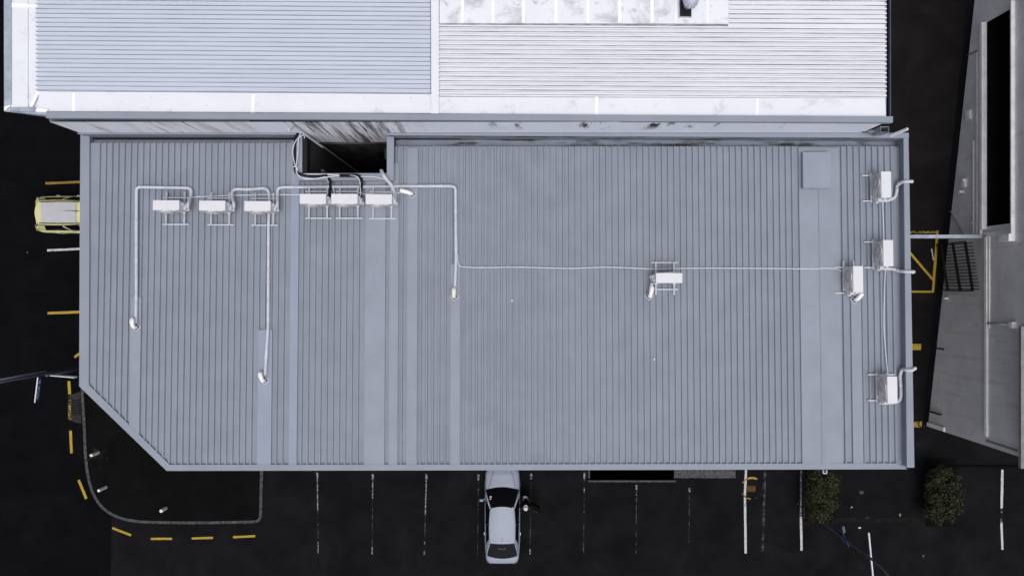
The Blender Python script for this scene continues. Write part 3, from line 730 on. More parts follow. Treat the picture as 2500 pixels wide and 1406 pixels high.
pipe([(2163, 650, .15), (2161, 668, c3), (2158.5, 740, c3), (2158, 800, c3), (2161.5, 850, c3), (2167, 912, c3), (2168, 925, .15)], .016, 'long thin white cable sagging down to the lowest parapet unit', 'cable', M_cable, .1, 'cable', sm=True)
# bundle around the shaft
pipe([(800, 428, .33), (760, 430, .33), (733, 425, .33), (721, 416, .33), (719, 372, .33), (722, 334, .34), (731, 322, .34), (742, 328, .30), (748, 335, -.2)], .042, 'black pipe bundle wrapped along the rim of the dark shaft', 'pipe_bundle', M_black, .3, 'pipe', sm=True)
pipe([(795, 432, .36), (770, 437, .36), (745, 437, .36), (728, 428, .37), (723, 412, .37), (727, 375, .37), (729, 340, .37), (736, 325, .37), (746, 331, .3), (790, 362, -.6)], .016, 'white cable hugging the side of the dark shaft in a tight bend', 'cable', M_cable, .3, 'cable', sm=True)
pipe([(728, 418, .36), (718, 395, .40), (715, 365, .40), (724, 342, .42), (744, 330, .38), (760, 342, -.2)], .014, 'white cable bowing outwards beyond the shaft rim', 'cable', M_cable, .3, 'cable', sm=True)
pipe([(726, 412, .36), (742, 398, .15), (745, 378, .05), (741, 352, .12), (744, 332, .30)], .014, 'white cable hanging loose inside the dark shaft', 'cable', M_cable, .3, 'cable', sm=True)
pipe([(735, 434, .36), (770, 437, .36), (797, 433, .36), (838, 428, .36), (868, 430, .36), (878, 442, .3), (880, 460, .2), (880, 484, .30)], .016, 'white cable along the shaft sill dropping to the unit with the black pipe', 'cable', M_cable, .3, 'cable', sm=True)
pipe([(798, 432, .36), (800, 442, .3), (812, 456, .16), (816, 470, .16), (812, 482, .25), (806, 484, .34)], .014, 'short white cable dropping from the shaft sill between two units', 'cable', M_cable, .3, 'cable', sm=True)
pipe([(880, 431, .35), (915, 432, .35), (938, 438, .3)], .014, 'white cable lying along the shaft sill towards the flat duct', 'cable', M_cable, .3, 'cable', sm=True)
pipe([(734, 425.5, .34), (825, 426.5, .34)], .022, 'straight pale conduit fixed to the shaft sill', 'conduit', M_cable, .1, 'conduit')
pipe([(830, 429, .33), (872, 428.5, .33), (881, 433, .33), (883, 450, .2), (880, 470, .12), (880, 486, .3)], .050, 'black pipe coming over the shaft sill down between two units', 'pipe_bundle', M_black, .14, 'pipe')
pipe([(800, 436, .33), (806, 440, .30), (807, 458, .14), (805, 470, .12), (804, 484, .3)], .045, 'black pipe dropping from the shaft sill beside the first unit below it', 'pipe_bundle', M_black, .14, 'pipe')
pipe([(931, 417, .10), (936, 428, .36), (943, 438, .36), (955, 452, .2), (962, 470, .14), (964, 486, .28)], .058, 'flat white duct curving out of the shaft to the last unit below it', 'duct', M_pipe, .2, 'duct', sm=True)
# long wall cable on the white building
q0 = Vector((P(707, 281, ZW).x, WY - .03, ZW - .08))
tag(MB().tube([q0 + Vector((0, -.22, .16)), q0 + Vector((0, -.20, .0)), q0 + Vector((.02, 0, -.3)), q0 + Vector((.05, 0, -3)), q0 + Vector((.08, 0, -9)), q0 + Vector((.08, 0, -14))], .03, 6).build('wall_cable', M_pipe), 'pale conduit dropping down the stained wall into the shaft', 'conduit')
q1 = P(790, 362, 12.4); tag(MB().tube([Vector((NX0 + .22, NYB + .25, 0)), Vector((NX0 + .22, NYB + .25, 12.6))], .05, 8).build('downpipe', M_greypole), 'dim grey downpipe standing inside the dark shaft', 'pipe')
cbox(NX1 - .16, NX1 - .005, 4.0, 4.35, 13.1, 12.5, 'duct_box', M_trim, None)
tag(bpy.data.objects['duct_box'], 'small dark box fixed inside the shaft wall', 'box')

def cowl(px, py, ang, label, m=M_cowl, ln=.30, bx=None):
    base = RP(px, py, HR + .005)
    o = thing('vent_cowl', label, 'vent cowl', (base.x, base.y, base.z), 0, 'white vent cowls on the grey roof')
    MB().box((base.x, base.y, base.z + .008), (.20, .20, .016), R(42)).build('flashing_plate', M_pipe, o)
    MB().box((base.x, base.y, base.z + .022), (.15, .15, .02), R(42)).build('rubber_boot', M_black, o)
    d = Vector((math.cos(ang), math.sin(ang), 0))
    pts = [base + Vector((0, 0, .01)), base + Vector((0, 0, .10)), base + d * .03 + Vector((0, 0, .17)), base + d * .11 + Vector((0, 0, .205)), base + d * .20 + Vector((0, 0, .20)), base + d * ln + Vector((0, 0, .17))]
    MB().tube(smooth_path(pts, 4), [.062] * 13 + [.07] * 8, 12).build('elbow', m, o, smooth=True)
    return o
cowl(333, 798, R(97), 'white vent cowl at the foot of the looping end pipe', ln=.24)
cowl(646, 928, R(107), 'white vent cowl low on the bluish roof strip', ln=.24)
cowl(1109, 724, R(88), 'cream vent cowl at the end of the long pipe', mat('cream_cowl', (.78, .78, .72), .5, .3, .04, 5), .22)
cowl(1006, 474, R(165), 'white vent cowl lying sideways beside the units below the shaft', ln=.34)
cowl(1585, 723, R(80), 'white vent cowl under the lone unit', ln=.28)
cowl(2086, 731, R(55), 'white vent cowl below the unit set in from the parapet', ln=.16)
pipe([(1588, 712, .16), (1589, 703, .2), (1592, 690, .26)], .05, 'short white duct joining the lone unit to its cowl', 'duct', M_pipe, .1, 'duct')

# ================================================================== NEIGHBOUR (concrete building on the right)
XN = 20.71; YC = -6.88; YNN = 17.0
nb = thing('rendered_building', 'grey rendered building with a dark opening and rusty sill beside the alley', 'building', (XN, YC, 0))
oy0, oy1, oz0, oz1 = 2.68, 11.57, 4.32, 5.97
ZT = 6.62
ys_ = [YC, oy0, oy1, YNN]; zs_ = [0, oz0, oz1, ZT]
mb = MB()
for i in range(3):
    for j in range(3):
        if i == 1 and j == 1: continue
        mb.add([(XN, ys_[i], zs_[j]), (XN, ys_[i + 1], zs_[j]), (XN, ys_[i + 1], zs_[j + 1]), (XN, ys_[i], zs_[j + 1])], [(0, 1, 2, 3)])
mb.add([(XN, YC, 0), (33, YC, 0), (33, YC, ZT), (XN, YC, ZT)], [(0, 1, 2, 3)])
mb.build('wall', M_conc, nb, fix=False)
rm = MB()
for f in [[(XN, oy0, oz0), (XN, oy1, oz0), (24, oy1, oz0), (24, oy0, oz0)], [(XN, oy0, oz1), (XN, oy1, oz1), (24, oy1, oz1), (24, oy0, oz1)],
          [(24, oy0, oz0), (24, oy1, oz0), (24, oy1, oz1), (24, oy0, oz1)], [(XN, oy0, oz0), (24, oy0, oz0), (24, oy0, oz1), (XN, oy0, oz1)], [(XN, oy1, oz0), (24, oy1, oz0), (24, oy1, oz1), (XN, oy1, oz1)]]:
    rm.add([Vector(v) + Vector((.01 if v[0] == XN else 0, 0, 0)) for v in f], [(0, 1, 2, 3)])
rm.build('opening', M_dark, nb, fix=False)
def nbox(x0, y0, y1, z0, z1, name, m, parent=nb): return cbox(x0, XN + .02, y0, y1, z1, z0, name, m, parent)
nbox(20.50, oy0 - .12, oy1 + .02, 4.20, 4.315, 'sill', M_conc2)
nbox(20.60, oy0 - .35, oy1 - .4, 3.98, 4.05, 'sill_moulding', M_conc2)
nbox(20.63, oy0 - .45, oy1 - 1.1, 3.72, 3.775, 'sill_moulding', M_conc2)
nbox(20.66, oy0 - .45, 6.6, 3.45, 3.50, 'sill_moulding', M_conc2)
nbox(20.66, oy1 - 1.05, oy1 - 1.0, 2.9, 3.72, 'panel_joint', M_slabc)
nbox(20.62, oy0 - .45, oy0 - .28, 4.30, 5.9, 'jamb_moulding', M_conc2)
nbox(20.55, oy0 - .6, oy1 + .25, 5.975, 6.04, 'lintel', M_conc2)
nbox(20.45, oy0 - .75, oy0 - .45, 5.45, 6.03, 'bracket', M_conc2)
nbox(20.62, -6.46, 2.30, 4.28, 4.42, 'string_course', M_conc2)
nbox(20.66, -1.75, 2.25, 4.50, 4.54, 'conduit_run', M_conc2)
MB().tube([Vector((20.66, -1.53, 4.45)), Vector((20.66, -1.53, 5.95))], .04, 8).build('downpipe', M_conc, nb, smooth=True)
nbox(20.52, -1.66, -1.4, 5.92, 6.12, 'pipe_bracket', M_conc2)
nbox(20.69, -6.7, -6.6, 4.3, 6.2, 'panel_joint', M_slabc)
for y, z, sy, sz, dx in ((7.6, 3.05, .42, .28, .10), (4.6, 2.75, .25, .25, .12), (4.85, 2.9, .12, .1, .18), (4.35, 2.7, .1, .1, .2), (2.9, 3.3, .07, .07, .05), (-.55, 1.55, .1, .1, .16)):
    nbox(XN - dx, y, y + sy, z, z + sz, 'wall_fitting', M_conc2)
# raking brace by the beam
a, b = Vector((20.66, 3.6, 1.9)), Vector((20.66, 2.35, 2.9)); MB().tube([a, b], .03, 6).build('raking_strut', M_slabc, nb)
# roof slab / parapet edge overhanging at the south end
cbox(20.46, 33, -7.25, -1.55, 6.72, 6.60, 'roof_slab', M_slabc, nb)
for i in range(9):
    cbox(20.44, 20.50, -7.2 + i * .62, -7.2 + i * .62 + .6, 6.745, 6.60, 'coping_stone', M_slabc, nb)
cbox(XN - .01, 33, -1.55, YNN, 6.70, 6.60, 'roof_slab', M_conc, nb)
MB().box((20.68, YC + .12, .7), (.10, .2, 1.4)).build('corner_guard', M_conc2, nb)
# plinth gutter
mb = MB(); pts = []
for i in range(20):
    y = YC + .05 + (YNN - YC - .1) * i / 19
    pts += [Vector((20.42, y, zramp(y) + .02)), Vector((20.70, y, zramp(y) + .05))]
mb.add(pts, [(2 * i, 2 * i + 1, 2 * i + 3, 2 * i + 2) for i in range(19)]); mb.build('drain_strip', M_dark, nb, fix=False)
# overhead beam
yb_ = 2.26
bm_ = thing('overhead_beam', 'galvanised beam spanning the alley above the yellow box marking', 'beam', (16, yb_, 4.0))
MB().box((16.45, yb_, 4.10), (8.4, .15, .03)).build('top_flange', M_galv, bm_)
MB().box((16.45, yb_, 3.96), (8.4, .03, .25)).build('web', M_greypole, bm_)
MB().box((16.45, yb_, 3.82), (8.4, .15, .03)).build('bottom_flange', M_greypole, bm_)
# barred gate folded open against the wall
gt = thing('steel_gate', 'black barred steel gate folded back against the rendered wall', 'gate', (20.35, .9, 1.2))
ga, gbp = Vector((20.16, 2.05, 0)), Vector((20.50, -.12, 0))
def gpt(t_, z_): p_ = ga.lerp(gbp, t_); return Vector((p_.x, p_.y, z_))
zg0, zg1 = 1.65, 4.18
for i in range(15):
    t_ = (i + .5) / 15; MB().tube([gpt(t_, zg0 - .02 - t_ * .25), gpt(t_, zg1)], .022, 6).build('bar', M_blackst, gt)
gd = (gbp - ga).normalized(); ang = math.atan2(gd.y, gd.x); gl = (gbp - ga).length
for z_ in (1.95, 2.85, 3.72):
    c_ = gpt(.5, z_); MB().box(c_, (gl, .07, .11), ang).build('rail', M_blackst, gt)
for t_ in (0.0, 1.0): MB().box(gpt(t_, (zg0 + 3.75) / 2), (.06, .06, 3.75 - zg0), ang).build('stile', M_blackst, gt)
MB().box(gpt(.12, 2.0) + Vector((-.25, -.2, -.35)), (.03, .55, .06), ang + math.pi / 2).build('latch_bar', M_steel, gt)
# short black posts at the wall foot
for px, py, hh in ((2285, 850, .6), (2263, 1002, 1.1)):
    b_ = GP(px, py); q = thing('black_post', 'short black post at the foot of the rendered wall' if hh < 1 else 'taller black post near the corner of the rendered wall', 'post', b_)
    MB().tube([b_ - Vector((0, 0, .02)), b_ + Vector((0, 0, hh))], .03 if hh < 1 else .045, 8).build('post', M_blackst, q)
    MB().lathe(b_ + Vector((0, 0, hh)), [(.05, 0), (.05, .02), (.02, .035)], 8).build('cap', M_blackst, q)
for px0, py0, px1, py1, lab in ((2232, 838, 2243.5, 854.5, 'yellow painted wheel stop by the parapet edge of the alley'), (2232, 1027, 2247.5, 1041.5, 'chipped yellow painted wheel stop at the foot of the alley')):
    c_ = GP((px0 + px1) / 2 - 8, (py0 + py1) / 2); mb = MB(); L_ = .62; wd = .30
    q = [Vector((c_.x - L_ / 2, c_.y - wd / 2, c_.z + .1)), Vector((c_.x + L_ / 2, c_.y - wd / 2, c_.z + .1)), Vector((c_.x + L_ / 2, c_.y + wd / 2, c_.z + .14)), Vector((c_.x - L_ / 2, c_.y + wd / 2, c_.z + .14))]
    tag(MB().prism(q, .13).build('wheel_stop', M_yel if py0 < 900 else M_yelw), lab, 'wheel stop')

# ================================================================== VEHICLES
def loft(mb, secs, close_ends=True):
    n = len(secs[0]); o = []
    for s in secs: o += s
    fs = []
    for i in range(len(secs) - 1):
        for k in range(n - 1):
            a = i * n + k; fs.append((a, a + 1, a + n + 1, a + n))
    if close_ends: fs.append(tuple(range(n))); fs.append(tuple(range((len(secs) - 1) * n, len(secs) * n)))
    return mb.add(o, fs)
def body_section(y, w_, zt, zb, crown, sh):
    half = [(w_ * .90, zb), (w_ * .985, zb + .10), (w_, zb + .28), (w_ * .995, zt - .22), (w_ * .965, zt - .08), (w_ * .90, zt - sh), (w_ * .80, zt), (w_ * .45, zt + crown * .7), (0, zt + crown)]
    pts = [Vector((x, y, z)) for x, z in half]
    return pts + [Vector((-p.x, p.y, p.z)) for p in pts[-2::-1]]
def interp(tbl, y):
    for (y0, *a), (y1, *b) in zip(tbl, tbl[1:]):
        if y0 <= y <= y1:
            t = (y - y0) / (y1 - y0); t = t * t * (3 - 2 * t) * .5 + t * .5
            return [p + (q - p) * t for p, q in zip(a, b)]
    return list(tbl[-1][1:] if y > tbl[-1][0] else tbl[0][1:])
def car(o, spec):
    """built in local axes: x right, y forward"""
    def L_(mb, name, m, parent=None, smooth=False):
        return obj(name, mb.mesh(name, m, smooth), parent or o, local=True)
    T = spec['body']; y0, y1 = T[0][0], T[-1][0]
    mb = MB(); yy = sorted(set([t_[0] for t_ in T] + list(np.linspace(y0, y1, 34))))
    loft(mb, [body_section(y, *interp(T, y)) for y in yy])
    body = L_(mb, 'body', spec['paint'], smooth=True)
    # cabin: belt ring -> roof ring
    b = spec['belt']; r_ = spec['roof']                      # lists of (x,y,z) half outline, from front centre to rear centre
    yb0, yb1, wbF, wbR, zbF, zbR = b; yr0, yr1, wrF, wrR, zrF, zrR, zmid = r_
    def roof_row(t, k=0.0):
        y = yr0 + (yr1 - yr0) * t
        w_ = wrF + (wrR - wrF) * t + .035 * math.sin(math.pi * t); z_ = zrF + (zrR - zrF) * t + (zmid) * math.sin(math.pi * t)
        return y, w_, z_
    NR = 10; rows = []
    for i in range(NR + 1):
        y, w_, z_ = roof_row(i / NR)
        row = []
        for k in range(-5, 6):
            u = k / 5; row.append(Vector((w_ * u, y + (spec['bowF'] if i == 0 else (spec['bowR'] if i == NR else 0)) * (1 - u * u), z_ - .045 * abs(u) ** 2.6)))
        rows.append(row)
    mb = MB(); loft(mb, rows, False)
    under = [[p - Vector((0, 0, .03)) for p in r2] for r2 in rows]; loft(mb, under, False)
    roof = L_(mb, 'roof', spec['roofpaint'], smooth=True)
    def belt_pt(u, t):                                      # u -1..1 across, t 0 front 1 rear
        w_ = wbF + (wbR - wbF) * t
        return Vector((w_ * u, (yb0 + (yb1 - yb0) * t) + ((spec['cowlF'] if t == 0 else spec['cowlR']) * (1 - u * u)), (zbF + (zbR - zbF) * t)))
    def screen(t, rr, name, inset=.94):
        mb = MB(); secs = []
        for s in range(5):
            q = s / 4; secs.append([belt_pt(k / 5 * inset, t).lerp(Vector((rr[k + 5].x * inset, rr[k + 5].y, rr[k + 5].z)), .03 + .95 * q) + Vector((0, 0, .03 * math.sin(math.pi * q))) for k in range(-5, 6)])
        loft(mb, secs, False); return L_(mb, name, M_glass, smooth=True)
    ws = screen(0, rows[0], 'windscreen'); rw = screen(1, rows[-1], 'rear_window', spec.get('rwin', .92))
    # pillars A and C as paint-coloured strips, side glass between
    for sgn in (-1, 1):
        k = 10 if sgn > 0 else 0
        for t, rr, nm in ((0, rows[0], 'front_pillar'), (1, rows[-1], 'rear_pillar')):
            a, c = belt_pt(sgn * .985, t), rr[k]
            path = [a, a.lerp(c, .5) + Vector((sgn * .012, 0, .03)), c + Vector((0, 0, -.01))]
            L_(MB().tube(path, [.045, .04, .035] if t == 0 else [spec.get('cp', .06)] * 3, 8), nm, spec['paint'], smooth=True)
        # side glass surface
        top = [rows[i][k] for i in range(NR + 1)]
        bot = [belt_pt(sgn * .995, i / NR) for i in range(NR + 1)]
        ws_ = spec['wins']
        for (t0, t1) in ws_:
            mb = MB(); secs = []
            for s in range(4):
                q = s / 3; row = []
                for j in range(7):
                    tt = t0 + (t1 - t0) * j / 6; f_ = tt * NR; i0 = min(NR - 1, int(f_)); fr = f_ - i0
                    pa = bot[i0].lerp(bot[i0 + 1], fr); pb = top[i0].lerp(top[i0 + 1], fr)
                    row.append(pa.lerp(pb, .06 + .86 * q) + Vector((sgn * (.004 + .03 * math.sin(math.pi * q)), 0, 0)))
                secs.append(row)
            loft(mb, secs, False); L_(mb, 'side_window', M_glass, smooth=True)
        for (t0, t1) in spec['panels']:
            mb = MB(); secs = []
            for s in range(4):
                q = s / 3; row = []
                for j in range(4):
                    tt = t0 + (t1 - t0) * j / 3; f_ = tt * NR; i0 = min(NR - 1, int(f_)); fr = f_ - i0
                    pa = bot[i0].lerp(bot[i0 + 1], fr); pb = top[i0].lerp(top[i0 + 1], fr)
                    row.append(pa.lerp(pb, -.02 + 1.02 * q) + Vector((sgn * .03 * math.sin(math.pi * q), 0, 0)))
                secs.append(row)
            loft(mb, secs, False); L_(mb, 'pillar_panel', spec['paint'], smooth=True)
        for t in spec['pill']:
            f_ = t * NR; i0 = min(NR - 1, int(f_)); fr = f_ - i0
            pa = bot[i0].lerp(bot[i0 + 1], fr); pb = top[i0].lerp(top[i0 + 1], fr)
            L_(MB().tube([pa, pa.lerp(pb, .5) + Vector((sgn * .026, 0, 0)), pb], .028, 6), 'door_pillar', spec['pillarm'], smooth=True)
        rail = MB().tube([p + Vector((sgn * -.005, 0, .012)) for p in top], .02, 6); L_(rail, 'roof_rail', spec.get('railm', spec['paint']), smooth=True)
        # cabin inner dark shell so nothing shows through
    mb = MB(); secs = []
    secs.append([belt_pt(k / 3 * .93, 0) - Vector((0, .08, .02)) for k in range(-3, 4)]); secs.append([Vector((wrF * .93 * k / 3, yr0 - .06, zrF - .1)) for k in range(-3, 4)])
    secs.append([Vector((wrR * .93 * k / 3, yr1 + .06, zrR - .1)) for k in range(-3, 4)]); secs.append([belt_pt(k / 3 * .9, 1) + Vector((0, .1, -.02)) for k in range(-3, 4)])
    loft(mb, secs, False)
    for sgn in (0, -1): mb.add([s2[sgn] for s2 in secs], [(0, 1, 2, 3)])
    L_(mb, 'interior', M_trim)
    # wheels
    for yx in spec['axles']:
        for sgn in (-1, 1):
            xw = sgn * (spec['track']); w_ = L_(MB().lathe((xw - .10, yx, .31), [(.20, 0), (.29, .01), (.31, .05), (.31, .15), (.29, .19), (.20, .20)], 20, 'X'), 'wheel', M_tyre, smooth=True)
            obj('rim', MB().lathe((xw + (.085 if sgn > 0 else -.105), yx, .31), [(.19, 0), (.19, .02)], 16, 'X').mesh('rim', M_rim), w_, local=True)
    for sgn in (-1, 1):
        for nm, yv, m in (('headlight', y1, M_lamp), ('tail_light', y0, M_red)):
            s0 = -1 if yv > 0 else 1; hw = interp(T, yv + s0 * .12)[0]
            pts = [Vector((sgn * (hw * .60), yv + s0 * .02, interp(T, yv + s0 * .1)[1] - .03)), Vector((sgn * hw * .86, yv + s0 * .07, interp(T, yv + s0 * .1)[1] - .06)), Vector((sgn * hw * .97, yv + s0 * .26, interp(T, yv + s0 * .26)[1] - .10))]
            L_(MB().tube(pts, [.05, .07, .04] if yv > 0 else [.02, .045, .03], 8), nm, m, smooth=True)
    return L_, rows, belt_pt, body
silver = dict(paint=M_silver, roofpaint=M_silver, pillarm=M_trim,
    body=[(-2.42, .62, .72, .30, .02, .03), (-2.36, .74, .84, .28, .03, .03), (-2.15, .81, .93, .22, .03, .03), (-1.6, .855, .95, .2, .03, .03), (-.6, .87, .93, .19, .03, .03), (.6, .87, .91, .19, .03, .03), (1.3, .86, .90, .2, .05, .03), (1.9, .83, .80, .22, .05, .04), (2.2, .76, .71, .26, .04, .04), (2.36, .62, .62, .30, .02, .03)],
    belt=(1.22, -1.96, .845, .79, .93, .97), roof=(.44, -1.22, .575, .60, 1.375, 1.365, .045), bowF=.10, bowR=-.02, cowlF=.17, cowlR=-.16,
    wins=[(.10, .47), (.51, .86)], panels=[(.86, 1.0)], pill=[.49], axles=(1.42, -1.32), track=.775, cp=.03)
cx, cy = P(1226.4, 0, .9).x, -11.0
sc = thing('silver_sedan', 'silver sedan nosed into a bay with its driver door open', 'car', (cx, cy, .004))
L_, rows, bp, body = car(sc, silver)
# shut lines on the bonnet, badge stickers, antenna, mirror, open door
for sgn in (-1, 1):
    pts = [Vector((sgn * (.40 + .27 * t_), 2.22 - 1.0 * t_, interp(silver['body'], 2.22 - 1.0 * t_)[1] + .028 - .018 * t_)) for t_ in np.linspace(0, 1, 10)]
    L_(MB().tube(pts, .011, 4), 'bonnet_seam', M_trim)
pts = [Vector((sgn_ * .62, -2.17, .0)) for sgn_ in (0,)]
L_(MB().tube([Vector((0, -1.10, 1.40)), Vector((0, -.98, 1.46)), Vector((0, -.95, 1.47))], [.008, .006, .016], 6), 'antenna', M_trim)
for x_, y_, z_ in ((-.56, .92, 1.10), (-.56, .82, 1.13), (.52, .38, 1.34), (.51, .45, 1.31)):
    L_(MB().box((x_, y_ + .03, z_ + .045), (.09 if x_ < 0 else .05, .05, .008), .15), 'window_sticker', M_signw)
L_(MB().box((0, -1.50, 1.262), (.36, .05, .012)), 'brake_lamp', M_greypole)
def mirror(x_, y_, sgn, parent=None):
    L_(MB().tube([Vector((x_, y_, .93)), Vector((x_ + sgn * .08, y_ - .01, .96))], .025, 6), 'mirror', M_silver)
    L_(MB().lathe((x_ + sgn * .17, y_ - .04, .99), [(.03, -.10), (.07, -.07), (.075, .06), (.04, .10)], 10, 'X'), 'mirror', M_silver, smooth=True)
mirror(-.84, .78, -1)
for y_, s2 in ((-.95, 1), (-.95, -1)): L_(MB().box((s2 * .875, y_, .80), (.03, .14, .03)), 'door_handle', M_lamp)
# open driver's door (right side), swung out about 62 degrees
dang = R(-62)
hinge = Vector((.86, .72, 0))
def dpt(u, z_): return hinge + Vector((math.sin(R(62)) * u, -math.cos(R(62)) * u, z_))
dn = Vector((math.cos(R(62)), math.sin(R(62)), 0)) * .05
mb = MB(); A = [dpt(0, .28), dpt(1.08, .30), dpt(1.10, .62), dpt(1.08, .92), dpt(0.0, .90)]
mb.add([p - dn for p in A] + [p + dn for p in A], [(0, 1, 2, 3, 4), (9, 8, 7, 6, 5)] + [(i, 5 + i, 5 + (i + 1) % 5, (i + 1) % 5) for i in range(5)])
door = obj('open_door', mb.mesh('open_door', M_trim), sc, local=True); door['label'] = 'driver door swung wide open, dark inner lining up'
door.data.materials.append(M_silver)
fr_ = [dpt(.10, .90), dpt(.62, 1.34), dpt(1.0, 1.36), dpt(1.08, .92)]
obj('window_frame', MB().tube(rounded(fr_, .1), .022, 6).mesh('window_frame', M_trim), door, local=True)
obj('window_pane', MB().sheet([dpt(.14, .92), dpt(.62, 1.32), dpt(.98, 1.34), dpt(1.05, .93)]).mesh('window_pane', M_glass), door, local=True)
mt = hinge + Vector((.24, .16, .95)); obj('door_mirror', MB().lathe(mt, [(.03, -.1), (.07, -.07), (.07, .06), (.04, .1)], 10, 'X').mesh('door_mirror', M_silver, True), door, local=True)

yellow = dict(paint=M_yelcar, roofpaint=M_yelcar, pillarm=M_yelcar, railm=M_trim,
    body=[(-2.27, .66, .85, .32, .02, .03), (-2.2, .80, .96, .3, .03, .03), (-1.95, .875, 1.02, .25, .03, .03), (-1.2, .90, 1.02, .24, .03, .03), (.6, .90, 1.0, .23, .03, .03), (1.2, .89, .99, .23, .04, .03), (1.8, .85, .92, .25, .05, .04), (2.1, .78, .82, .3, .04, .04), (2.25, .64, .72, .34, .02, .03)],
    belt=(1.05, -2.06, .86, .80, 1.02, 1.04), roof=(.38, -1.62, .58, .60, 1.66, 1.65, .03), bowF=.08, bowR=-.16, cowlF=.12, cowlR=-.16,
    wins=[(.10, .40), (.45, .86)], pill=[.425], axles=(1.36, -1.32), track=.80, cp=.04, panels=[(0, .07), (.41, .45), (.86, 1.0)], rwin=.88)
yc = thing('yellow_estate_car', 'pale yellow estate car with grey-white roof panel backed half out', 'car', (-20.87, P(0, 522.7, 1.0).y, .01), -math.pi / 2)
L_, rows, bp, body = car(yc, yellow)
mb = MB(); q = []
for i in range(7):
    t_ = i / 6; y_ = .20 - t_ * 1.66
    q.append([Vector((k / 4 * .475, y_, 1.692 + .03 * math.sin(math.pi * (.1 + .8 * t_)) - .02 * abs(k / 4) ** 2.5)) for k in range(-4, 5)])
loft(mb, q, False); loft(mb, [[p - Vector((0, 0, .02)) for p in r2] for r2 in q], False)
L_(mb, 'roof_panel', M_roofpan, smooth=True)
L_(MB().tube([Vector((-.06, .32, 1.69)), Vector((-.06, -.05, 1.86)), Vector((-.06, -.3, 1.95))], [.018, .008, .005], 6), 'antenna', M_trim)
for s2 in (-1, 1):
    L_(MB().tube([Vector((s2 * .515, .36, 1.69)), Vector((s2 * .53, -.6, 1.715)), Vector((s2 * .51, -1.55, 1.69))], .022, 6), 'roof_bar', M_trim)
    for y_ in (-.15, -1.15): L_(MB().box((s2 * .905, y_, .90), (.03, .15, .035)), 'door_handle', M_lamp)
L_(MB().tube([Vector((x_, -1.76 - .0 + .06 * (x_ / .6) ** 2, 1.60)) for x_ in np.linspace(-.58, .58, 9)], .02, 6), 'tailgate_seam', M_yelcar)

# ================================================================== PERSON standing in the open doorway
def skinned(name, V, E, rad, m, parent, root=0, lev=2):
    me = bpy.data.meshes.new(name); me.from_pydata([tuple(v) for v in V], E, []); me.materials.append(m)
    o = obj(name, me, parent, local=True)
    md = o.modifiers.new('skin', 'SKIN'); sv_ = me.skin_vertices[0].data
    for i, r2 in enumerate(rad):
        sv_[i].radius = r2 if isinstance(r2, tuple) else (r2, r2); sv_[i].use_root = (i == root)
    md.use_smooth_shade = True
    sb = o.modifiers.new('sub', 'SUBSURF'); sb.levels = 1; sb.render_levels = lev
    return o
hp = P(1283.5, 1244, 1.68)
pr = thing('person', 'person in dark clothes and off-white cap standing at the open car door', 'person', (hp.x, hp.y + .02, .006))
V = [(0, 0, .95), (0, .0, 1.12), (0, .02, 1.32), (0, .02, 1.46), (0, .03, 1.54), (0, .05, 1.62), (0, .05, 1.70),
     (.18, .0, 1.40), (.23, .02, 1.14), (.14, .22, 1.06), (.12, .28, 1.05), (-.18, .0, 1.40), (-.23, .02, 1.14), (-.12, .22, 1.08), (-.10, .28, 1.08),
     (.10, 0, .88), (.11, .03, .48), (.11, 0, .09), (.12, .14, .04), (-.10, 0, .88), (-.11, .05, .48), (-.11, .02, .09), (-.12, .16, .04)]
E = [(0, 1), (1, 2), (2, 3), (3, 4), (4, 5), (5, 6), (3, 7), (7, 8), (8, 9), (9, 10), (3, 11), (11, 12), (12, 13), (13, 14), (0, 15), (15, 16), (16, 17), (17, 18), (0, 19), (19, 20), (20, 21), (21, 22)]
rad = [(.14, .10), (.13, .10), (.15, .11), (.10, .09), (.05, .05), (.078, .09), (.07, .085), (.055, .055), (.042, .042), (.032, .03), (.04, .02), (.055, .055), (.042, .042), (.032, .03), (.04, .02), .08, .055, .04, .035, .08, .055, .04, .035]
for base, s2 in ((10, 1), (14, -1)):
    bx, by, bz = V[base]
    for f_, (dx, dy, ln) in enumerate(((-.03, .02, .045), (-.014, .05, .05), (0, .055, .055), (.014, .05, .05), (.028, .045, .04))):
        V.append((bx + dx * s2, by + dy * .6, bz + .0)); V.append((bx + dx * s2, by + dy * .6 + ln * .6, bz - .02)); n_ = len(V)
        E += [(base, n_ - 2), (n_ - 2, n_ - 1)]; rad += [.010, .008]
skinned('body', V, E, rad, M_skin, pr)
J = [(0, -.0, .90), (0, 0, 1.12), (0, .02, 1.32), (0, .02, 1.45), (.18, .0, 1.40), (.23, .02, 1.14), (.15, .19, 1.065), (-.18, 0, 1.40), (-.23, .02, 1.14), (-.13, .19, 1.085)]
skinned('jacket', J, [(0, 1), (1, 2), (2, 3), (3, 4), (4, 5), (5, 6), (3, 7), (7, 8), (8, 9)], [(.18, .135), (.17, .13), (.19, .14), (.15, .12), .105, .085, .066, .105, .085, .066], M_jacket, pr)
for s2 in (-1, 1):
    obj('sleeve', MB().tube(smooth_path([Vector((s2 * .12, .0, 1.43)), Vector((s2 * .20, .0, 1.39)), Vector((s2 * .235, .02, 1.14)), Vector((s2 * .125, .26, 1.06))], 5), [.09] * 5 + [.08] * 5 + [.062] * 6, 10).mesh('sleeve', M_jacket, True), pr, local=True)
skinned('trousers', [(0, 0, .93), (.10, 0, .86), (.11, .03, .48), (.11, 0, .12), (-.10, 0, .86), (-.11, .05, .48), (-.11, .02, .12)], [(0, 1), (1, 2), (2, 3), (0, 4), (4, 5), (5, 6)], [(.16, .12), .10, .075, .065, .10, .075, .065], M_trous, pr)
